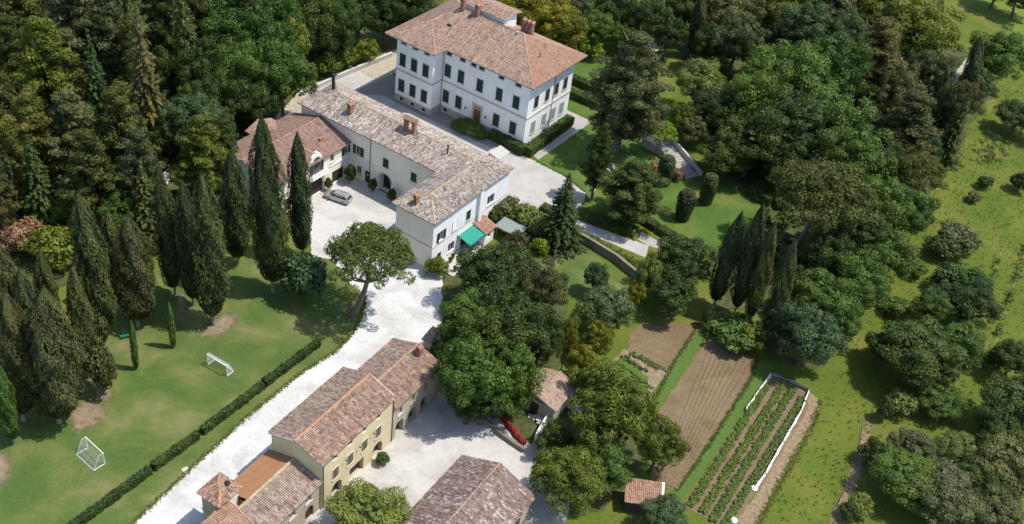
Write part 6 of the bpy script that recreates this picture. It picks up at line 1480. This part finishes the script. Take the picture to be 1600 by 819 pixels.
q = [a-t_*.14, b-t_*.14, b+t_*.14, a+t_*.14]; m.hexa([(p.x,p.y,ZT+.752) for p in q] + [(p.x,p.y,ZT+.9) for p in q]); m.build('balustrade', M_WHITE, gs)
low_wall([(11.99, 153.91), (14.52, 160.93), (15.41, 162.39)], .5, .7, M_WHITE, 'broken white balustrade run glimpsed behind the dark conifers')
# grey canopy
cn = empty('garden_canopy', (-0.95, 137.67, 0.0), R(-29), 'pale grey flat canopy on posts among the bushes behind the white wing', 'canopy')
for px_, py_ in ((-1.9,-1.1),(1.9,-1.1),(1.9,1.1),(-1.9,1.1)):
    m = MB(); m.tube((px_,py_,0),(px_,py_,2.15),.05,.05,6); m.build('post', M_TRIM, cn)
m = MB(); m.hexa([(-2.2,-1.4,2.12),(2.2,-1.4,2.12),(2.2,1.4,2.32),(-2.2,1.4,2.32),(-2.2,-1.4,2.18),(2.2,-1.4,2.18),(2.2,1.4,2.38),(-2.2,1.4,2.38)]); m.build('roof_panel', plain('canopy_sheet', (.20,.24,.22), .6, vary=.2), cn)
# red tarpaulin
rt_ = empty('tarpaulin', (2.92, 97.08, 0.0), R(-52), 'long red tarpaulin lying crumpled beside the rubble wall', 'tarpaulin')
m = MB(); nx, ny = 26, 6; Lx, Ly = 6.4, .75
grid = [[(-Lx/2+Lx*i/nx, -Ly/2+Ly*j/ny + .08*math.sin(i*.9), .55 + .25*math.sin(math.pi*j/ny) + .06*math.sin(i*1.7+j) + .04*math.sin(i*3.1-j*2)) for j in range(ny+1)] for i in range(nx+1)]
for i in range(nx):
    for j in range(ny): m.face([grid[i][j], grid[i+1][j], grid[i+1][j+1], grid[i][j+1]])
for i in range(nx):
    for j in (0, ny):
        a, b = grid[i][j], grid[i+1][j]; m.face([a, b, (b[0],b[1],.02), (a[0],a[1],.02)])
for i in (0, nx):
    for j in range(ny):
        a, b = grid[i][j], grid[i][j+1]; m.face([a, b, (b[0],b[1],.02), (a[0],a[1],.02)])
m.build('sheet', plain('red_canvas', (.22,.020,.018), .85, vary=.4, scale=4), rt_)
for i, (px_, lab) in enumerate((((11.48, 102.22, 0.0), 'pale slab pile under the trees right of the tan-roofed shed'), ((6.13, 99.42, 0.0), 'pale slab pile between the red tarpaulin and the tan-roofed shed'))):
    e = empty('slab_pile', px_, R(-20), lab, 'stone pile'); rp = random.Random(i+3)
    for k in range(7):
        m = MB(); w_, l_ = rp.uniform(.3,.6), rp.uniform(.25,.45); m.hexa([(sx*w_*rp.uniform(.8,1), sy*l_*rp.uniform(.8,1), z_) for z_ in (0, .12) for sx, sy in ((-1,-1),(1,-1),(1,1),(-1,1))])
        o = m.build('slab', M_TRIM, e); o.location = (rp.uniform(-.9,.9), rp.uniform(-.6,.6), .02+.11*(k % 4)); o.rotation_euler = (rp.uniform(-.2,.2), rp.uniform(-.2,.2), rp.uniform(0,3))

# ------------------------------------------------------------------ football goals
M_NET = plain('net_cord', (.55,.56,.55), .8); M_POST = plain('goal_white', (.72,.72,.72), .5)
def goal(a, b, dep, h, label):
    a = Vector(a); b = Vector(b); e = empty('football_goal', (a+b)/2, math.atan2((b-a).y, (b-a).x), label, 'goal', 'football goals on the lawn')
    w = (b-a).length/2
    for x in (-w, w):
        m = MB(); m.tube((x,0,0),(x,0,h),.06,.06,8); m.build('post', M_POST, e)
        m = MB(); m.tube((x,0,.05),(x,dep,.05),.045,.045,6); m.tube((x,dep,.05),(x,dep*.35,h),.03,.03,6); m.tube((x,0,h),(x,dep*.35,h),.03,.03,6); m.build('side_frame', M_POST, e)
    m = MB(); m.tube((-w-.06,0,h),(w+.06,0,h),.06,.06,8); m.build('crossbar', M_POST, e)
    m = MB(); m.tube((-w,dep,.05),(w,dep,.05),.04,.04,6); m.build('back_bar', M_POST, e)
    m = MB()
    k = int(2*w/.22)
    for i in range(k+1):
        x = -w + 2*w*i/k; m.tube((x,0,h),(x,dep*.35,h),.011,.011,3,False); m.tube((x,dep*.35,h),(x,dep,.06),.011,.011,3,False)
    for j in range(10):
        t = j/10; p = (dep*.35+(dep*.65)*t, h*(1-t)+.06*t); m.tube((-w,p[0],p[1]),(w,p[0],p[1]),.011,.011,3,False)
        for x in (-w, w):
            m.tube((x,0,h*(1-t)),(x,p[0],p[1]),.011,.011,3,False)
    m.build('net', M_NET, e, 'stuff')
goal((-44.84, 82.18, 0), (-47.73, 84.19, 0), 1.5, 1.95, 'white football goal with net nearer the bottom left corner')
goal((-38.14, 100.74, 0.0), (-35.09, 99.17, 0.0), 1.2, 1.9, 'white football goal with net near the umbrella pine shadow')
# bench
bn = empty('park_bench', (-50.16, 103.66, 0.0), R(28), 'small green bench on the grass under the leaning cypress', 'bench')
M_BENCH = plain('bench_green', (.015,.16,.07), .5)
for k in range(3): m = MB(); m.box(-.85,.85,-.3+.19*k,-.14+.19*k,.42,.46); m.build('seat_slat', M_BENCH, bn)
for k in range(3): m = MB(); m.box(-.85,.85,.30,.34,.55+.17*k,.68+.17*k); m.build('back_slat', M_BENCH, bn)
for x in (-.7, .7): m = MB(); m.box(x-.04,x+.04,-.28,-.2,0,.418); m.box(x-.04,x+.04,.22,.298,0,1.0); m.build('leg', M_IRON, bn)
# small access slab at the road edge
tag(put_ := None or sheet('stone_slab', [(-35.9, 83.03), (-35.37, 83.54), (-34.53, 82.89), (-35.04, 82.29)], .02, M_TRIM, 0), kind='structure')

# ------------------------------------------------------------------ car
car = empty('parked_car', (-29.44, 141.34, 0.0), R(-29.6+12), 'silver estate car parked in the white courtyard by the garages', 'car')
M_CAR = plain('silver_paint', (.42,.42,.41), .3, metal=.55, vary=.03, spec=.5); M_TYRE = plain('tyre_rubber', (.02,.02,.02), .8); M_RIM = plain('wheel_rim', (.35,.35,.36), .35, metal=.7)
def loft(secs):
    m = MB(); n = len(secs[0])
    for sct in secs: m.v += sct
    for i in range(len(secs)-1):
        for j in range(n):
            k = (j+1) % n; m.f.append((i*n+j, i*n+k, (i+1)*n+k, (i+1)*n+j))
    m.f.append(tuple(range(n))[::-1]); m.f.append(tuple((len(secs)-1)*n+j for j in range(n))); return m
def sec(x, hw, zb, zm, zt, tw): return [(x,-hw*.9,zb),(x,-hw,zb+.18),(x,-hw,zm),(x,-tw,zt),(x,tw,zt),(x,hw,zm),(x,hw,zb+.18),(x,hw*.9,zb)]
bd = loft([sec(-2.3,.70,.42,.55,.66,.60), sec(-2.2,.80,.28,.62,.76,.70), sec(-1.7,.88,.22,.74,.90,.78), sec(-1.15,.90,.22,.84,.98,.80), sec(0,.91,.22,.88,1.0,.82), sec(1.4,.91,.22,.90,1.02,.82), sec(2.0,.90,.25,.90,1.02,.80), sec(2.25,.84,.32,.86,.98,.74)]).build('body', M_CAR, car)
gh_ = loft([[(x,-b_,.985),(x,-t_w,zt),(x,t_w,zt),(x,b_,.985)] for x, b_, t_w, zt in ((-1.25,.76,.74,.99),(-.55,.79,.66,1.47),(.3,.80,.68,1.53),(1.3,.80,.67,1.50),(1.95,.78,.64,1.36),(2.2,.74,.70,1.0))]).build('cabin', M_CAR, car)
def cq(name, pts, mat, par=car): m = MB(); m.face(pts); return m.build(name, mat, par)
cq('windscreen', [(-1.22,-.70,1.03),(-1.22,.70,1.03),(-.60,.61,1.455),(-.60,-.61,1.455)], M_GLASS)
cq('rear_window', [(2.20,-.66,1.06),(2.20,.66,1.06),(1.99,.58,1.35),(1.99,-.58,1.35)], M_GLASS)
for sg in (-1, 1):
    for a, b in ((-.95, -.05), (.02, .95), (1.02, 1.85)):
        def sp_(x, t): return (x, sg*(.80-(.135)*t+.012), .99+.50*t)
        a2 = max(a, -.52) if a < -.5 else a; b2 = min(b, 1.75)
        cq('side_window', [sp_(a,.10), sp_(b,.10), sp_(b2,.86), sp_(a2,.86)], M_GLASS)
    cq('headlight', [(-2.24,sg*.50,.56),(-2.24,sg*.72,.56),(-2.215,sg*.70,.72),(-2.215,sg*.50,.73)], M_TRIM)
    m = MB(); m.box(2.2,2.262,*sorted((sg*.62,sg*.80)),.62,.96); m.build('tail_light', plain('tail_red', (.25,.02,.02), .3), car)
    m = MB(); m.box(-.95,-.78,*sorted((sg*.9,sg*1.06)),.95,1.08); m.build('wing_mirror', M_CAR, car)
    m = MB(); m.box(-.4,1.7,*sorted((sg*.58,sg*.61)),1.53,1.57); m.build('roof_rail', M_IRON, car)
    for x in (-1.42, 1.38):
        m = MB(); m.tube((x,sg*.70,.31),(x,sg*.925,.31),.31,.31,16); w_ = m.build('wheel', M_TYRE, car)
        m = MB(); m.tube((x,sg*.92,.31),(x,sg*.935,.31),.2,.19,12); m.build('rim', M_RIM, w_)
m = MB(); m.box(2.262,2.275,-.27,.27,.60,.71); m.build('number_plate', M_WHITE, car)

# ------------------------------------------------------------------ vegetable garden
def crop_row(a, b, w, h, col, label, dens=26, size=(.08,.18), group=None):
    a = np.array(a); b = np.array(b); d = b-a; L = np.linalg.norm(d); d /= L; s = np.array([-d[1], d[0], 0])
    e = empty('crop_row', tuple(a), 0, label, 'crop row', 'rows of green crops in the netted bed' if dens > 20 else 'short rows in the small vegetable bed')
    n = int(L*dens); C = []; Rr = []
    for i in range(n):
        t = (i+.5)/n*L + rng.normal()*.04; x = np.clip(rng.normal()*.30, -.5, .5)*w*.9
        C.append(d*t + s*x + np.array([0,0,h*rng.uniform(.35,.6)])); Rr.append(rng.uniform(.11,.22)*(h/.5)**.5)
    V, v = crown_from_lobes(np.array(C), np.array(Rr), 1000, .8, size, np.array([0,0,-50.]), -.2)
    obj('plants', quads_mesh('plants', V, LEAF[col], v), e, 'stuff'); return e
crop_row((38.59, 113.06, 0.0), (26.2, 88.4, 0.0), 1.05, .42, 'cr', 'leafy crop row nearest the grass strip in the netted bed')
crop_row((40.8, 113.12, 0.0), (27.61, 87.65, 0.0), 1.05, .42, 'cr', 'second leafy crop row from the grass strip in the netted bed')
crop_row((42.03, 112.59, 0.0), (28.83, 86.49, 0.0), 1.05, .42, 'cr', 'third leafy crop row from the grass strip in the netted bed')
crop_row((43.16, 110.66, 0.0), (30.39, 86.18, 0.0), .95, .38, 'cr', 'leafy crop row nearest the white net fence')
crop_row((17.45, 113.99, 0.0), (20.94, 111.29, 0.0), .8, .45, 'bl', 'short row of bluish vegetables beside the bare plot', 6)
crop_row((16.92, 112.56, 0.0), (20.56, 109.42, 0.0), .5, .25, 'lt', 'short row of pale seedlings in the vegetable bed', 4)
crop_row((18.65, 114.78, 0.0), (22.77, 112.19, 0.0), .8, .4, 'cr', 'dark leafy row in the middle of the small vegetable bed', 9)
crop_row((20.04, 114.53, 0.0), (23.87, 112.15, 0.0), .6, .25, 'lt', 'pale row beside the bare plot in the small vegetable bed', 7)
crop_row((19.12, 110.15, 0.0), (21.63, 108.13, 0.0), .9, .35, 'lt', 'straggly pale row at the lower end of the small vegetable bed', 7)
# furrows in the tilled soil
def furrows(pa, pb, qa, qb, n, label, h=.08, name='soil_ridge'):
    pa, pb, qa, qb = (np.array(p) for p in (pa, pb, qa, qb))
    for i in range(n):
        t = (i+.5)/n; a = pa + (pb-pa)*t; b = qa + (qb-qa)*t; d = b-a; L = np.linalg.norm(d); d /= L; s = np.array([-d[1], d[0], 0]); k = max(2, int(L/.5)); w = .26
        m = MB(); rows = []
        for j in range(k+1):
            c = a + d*(L*j/k) + s*random.uniform(-.04,.04); hh = h*random.uniform(.6,1.2); rows.append([tuple(c-s*w), tuple(c-s*w*.4+np.array([0,0,hh])), tuple(c+s*w*.4+np.array([0,0,hh*.9])), tuple(c+s*w)])
        for j in range(k):
            for q in range(3): m.face([rows[j][q], rows[j+1][q], rows[j+1][q+1], rows[j][q+1]])
        o = m.build(name, M_SOIL); o["kind"] = "structure"
furrows((30.74, 120.59, 0.01), (36.92, 117.06, 0.01), (21.91, 91.71, 0.01), (24.67, 90.96, 0.01), 9, '')
furrows((21.03, 121.65, 0.01), (18.55, 116.37, 0.01), (28.55, 122.68, 0.01), (24.26, 113.0, 0.01), 5, '', .07)
# net fence round the bed
nf = empty('net_fence', (39.02, 114.58, 0.0), 0, 'white net fence round three sides of the green crop rows', 'fence')
M_NETW = plain('white_fleece', (.62,.62,.60), .85, vary=.1)
def fence_run(pts, h, sag, mat, lean=1):
    o = nf.location
    for a, b in zip(pts[:-1], pts[1:]):
        a = Vector(a)-o; b = Vector(b)-o; n = max(4, int((b-a).length/.6)); m = MB(); prev = None; s = Vector((-(b-a).y, (b-a).x, 0)).normalized()
        for i in range(n+1):
            c = a.lerp(b, i/n); off = s*(.10*math.sin(i*1.3)+.05*math.sin(i*2.9)); t = (Vector((c.x,c.y,.02))+s*.24*lean-off*.3, Vector((c.x,c.y,h*.55))+s*.11*lean+off, Vector((c.x,c.y,h+sag*math.sin(i*1.9)))+off*.4)
            if prev:
                for q in range(2): m.face([prev[q], t[q], t[q+1], prev[q+1]])
            prev = t
        m.build('net_panel', mat, nf)
        for i in range(0, n+1, 4):
            c = a.lerp(b, i/n); p = MB(); p.tube((c.x,c.y,0),(c.x,c.y,h+.12),.025,.025,5); p.build('post', M_DWOOD, nf)
fence_run([(34.57, 106.5, 0.0), (36.71, 110.51, 0.0), (38.8, 114.27, 0.0)], .6, .07, M_NETW, -1)
fence_run([(38.8, 114.27, 0.0), (41.38, 113.36, 0.0)], .6, .05, plain('grey_net', (.30,.31,.30), .85)); fence_run([(41.38, 113.36, 0.0), (43.98, 112.09, 0.0)], .7, .05, plain('grey_net_b', (.40,.41,.40), .85))
fence_run([(43.98, 112.09, 0.0), (42.36, 107.78, 0.0), (39.18, 101.5, 0.0), (36.18, 95.39, 0.0), (34.62, 92.78, 0.0)], .6, .07, M_NETW)
for i, (p, lab) in enumerate((((31.58, 87.17, 0.0), 'white sack lying at the end of the netted bed'), ((34.62, 92.78, 0.0), 'bunched white fleece at the fence end'))):
    e = empty('fleece_bundle', p, .4*i, lab, 'sack'); m = MB(); m.lathe([(0,.0),(.45,.02),(.5,.18),(.35,.34),(.12,.42),(0,.42)], (0,0,0), 9); m.build('sack', M_NETW, e)

# vines on the far slope
def vine_row(a, b, label):
    a = np.array(a); b = np.array(b); d = b-a; L = np.linalg.norm(d); d /= L
    e = empty('vine_row', tuple(a), 0, label, 'vine row', 'vine rows on the right slope')
    C = []; Rr = []
    for i in range(int(L*1.6)):
        t = rng.uniform(0, L)
        if math.sin(t*.7+L) < -.45: continue
        C.append(d*t + np.array([rng.normal()*.15, rng.normal()*.15, rng.uniform(.4, 1.2)])); Rr.append(rng.uniform(.25,.45))
    V, v = crown_from_lobes(np.array(C), np.array(Rr), 200, .9, (.16,.3)); obj('leaves', quads_mesh('leaves', V, LEAF['yl'], v), e, 'stuff')
    m = MB()
    m.tube((0,0,1.1), (d[0]*L, d[1]*L, 1.1), .012, .012, 4); m.build('wire', M_TRIM, e)
    for t in np.arange(0, L, 4.): m = MB(); m.tube((d[0]*t,d[1]*t,0),(d[0]*t,d[1]*t,1.4),.05,.05,6); m.build('post', M_DWOOD, e)
vine_row((82.73, 153.79, 0.0), (76.22, 138.77, 0.0), 'left broken vine row on the far right slope')
vine_row((87.69, 156.4, 0.0), (74.26, 126.89, 0.0), 'right broken vine row on the far right slope')

# ------------------------------------------------------------------ rough growth: weeds over meadow, tufts, bushes in wood understorey
def scatter(poly, n):
    xs = np.array([p[0] for p in poly]); ys = np.array([p[1] for p in poly]); out = []
    P = np.stack([rng.uniform(xs.min(), xs.max(), n*3), rng.uniform(ys.min(), ys.max(), n*3)], axis=1)
    return P[inside(P[:,0], P[:,1], poly)][:n]
def weeds(name, poly, n, r, h, col, size, label, cat='weeds'):
    P = scatter(poly, n); C = np.concatenate([P, np.full((len(P),1), h*.4)], axis=1)
    V, v = crown_from_lobes(C, rng.uniform(r[0], r[1], len(C)), 75, h, size, np.array([0,0,-500.]), -.1)
    o = obj(name, quads_mesh(name, V, LEAF[col], v), None, 'stuff'); tag(o, label, cat); return o
WOODL = [(-118.42, 196.77), (-38.92, 234.65), (-37.17, 196.45), (-45.08, 180.59), (-48.25, 160.77), (-40.88, 126.94), (-55.07, 117.44), (-66.46, 113.38), (-71.0, 100.15)]
WOODR = [(14.31, 253.5), (103.36, 285.05), (90.74, 236.24), (85.43, 195.02), (69.62, 162.31), (58.31, 143.28), (48.0, 122.54), (39.15, 120.69), (39.9, 139.09), (40.8, 161.12), (32.65, 180.64), (28.59, 208.03)]
SLOPE = [(80.34, 184.12), (115.39, 243.91), (71.74, 89.67), (33.94, 83.17), (43.94, 106.15), (59.89, 140.31)]
weeds('wood_undergrowth', WOODL, 1300, (.5, 1.2), .9, 'dk', (.25,.5), 'low dark undergrowth on the floor of the left wood', 'undergrowth')
weeds('wood_undergrowth', WOODR, 1300, (.5, 1.2), .9, 'dk', (.25,.5), 'low dark undergrowth on the floor of the right grove', 'undergrowth')
weeds('meadow_weeds', SLOPE, 4000, (.06, .18), .5, 'wd', (.09,.18), 'rough yellow-green weeds scattered over the right-hand meadow')
weeds('meadow_weeds', SLOPE, 260, (.15, .35), .6, 'yl', (.1,.2), 'darker green weed clumps scattered over the right-hand meadow')
weeds('border_plants', [(27.41, 171.07), (31.47, 166.54), (30.66, 164.24), (26.15, 168.78)], 60, (.25,.5), .8, 'yl', (.12,.25), 'yellow-green border plants behind the garden stairs balustrade', 'plants')
weeds('border_plants', [(8.29, 143.35), (20.95, 135.74), (20.72, 133.1), (8.59, 141.31)], 170, (.25,.55), .7, 'ol', (.12,.25), 'scrubby plants growing along the retaining wall top', 'plants')
weeds('border_plants', [(15.07, 109.08), (20.89, 106.0), (20.0, 103.89), (13.76, 107.55)], 60, (.2,.4), .8, 'lt', (.12,.22), 'pale straggly plants below the vegetable beds', 'plants')

def verge(name, pts, n, spread, r, col, label):
    P = []
    seg = list(zip(pts[:-1], pts[1:])); Ls = [math.dist(a, b) for a, b in seg]; tot = sum(Ls)
    for (a, b), L in zip(seg, Ls):
        for k in range(int(n*L/tot)):
            t = rng.uniform(); d = ((b[0]-a[0])/L, (b[1]-a[1])/L); o = rng.normal()*spread
            P.append((a[0]+(b[0]-a[0])*t - d[1]*o, a[1]+(b[1]-a[1])*t + d[0]*o, .02))
    V, v = crown_from_lobes(np.array(P), rng.uniform(r[0], r[1], len(P)), 260, .35, (.06,.13), np.array([0,0,-500.]), 0.)
    tag(obj(name, quads_mesh(name, V, LEAF[col], v), None, 'stuff'), label, 'grass')
verge('verge_grass', [(-39.08, 73.36), (-34.72, 83.46), (-30.5, 92.87), (-25.93, 101.51), (-22.21, 106.68), (-20.66, 110.83), (-20.05, 115.08), (-20.54, 118.99)], 1700, .18, (.05,.16), 'vg', 'ragged grass tufts along the left edge of the gravel road')
verge('verge_grass', [(1.85, 160.74), (6.8, 157.73), (10.67, 153.58)], 500, .08, (.06,.14), 'vg', 'ragged grass tufts along the forecourt lawn edge')
verge('verge_grass', [(8.91, 146.02), (12.39, 144.34), (19.31, 141.76)], 500, .1, (.06,.16), 'vg', 'ragged grass tufts along the curved white path')
verge('verge_grass', [(28.97, 123.36), (24.25, 112.49), (21.4, 104.16)], 700, .15, (.08,.2), 'vg', 'ragged grass tufts along the small bare plot')
verge('verge_grass', [(37.13, 117.25), (36.25, 113.62), (27.51, 95.95), (24.42, 90.51)], 900, .16, (.08,.2), 'vg', 'ragged grass tufts along the ploughed strip')
verge('verge_grass', [(45.61, 110.64), (44.12, 106.19), (34.04, 86.14)], 900, .22, (.08,.22), 'vg', 'ragged grass tufts along the mown strip')
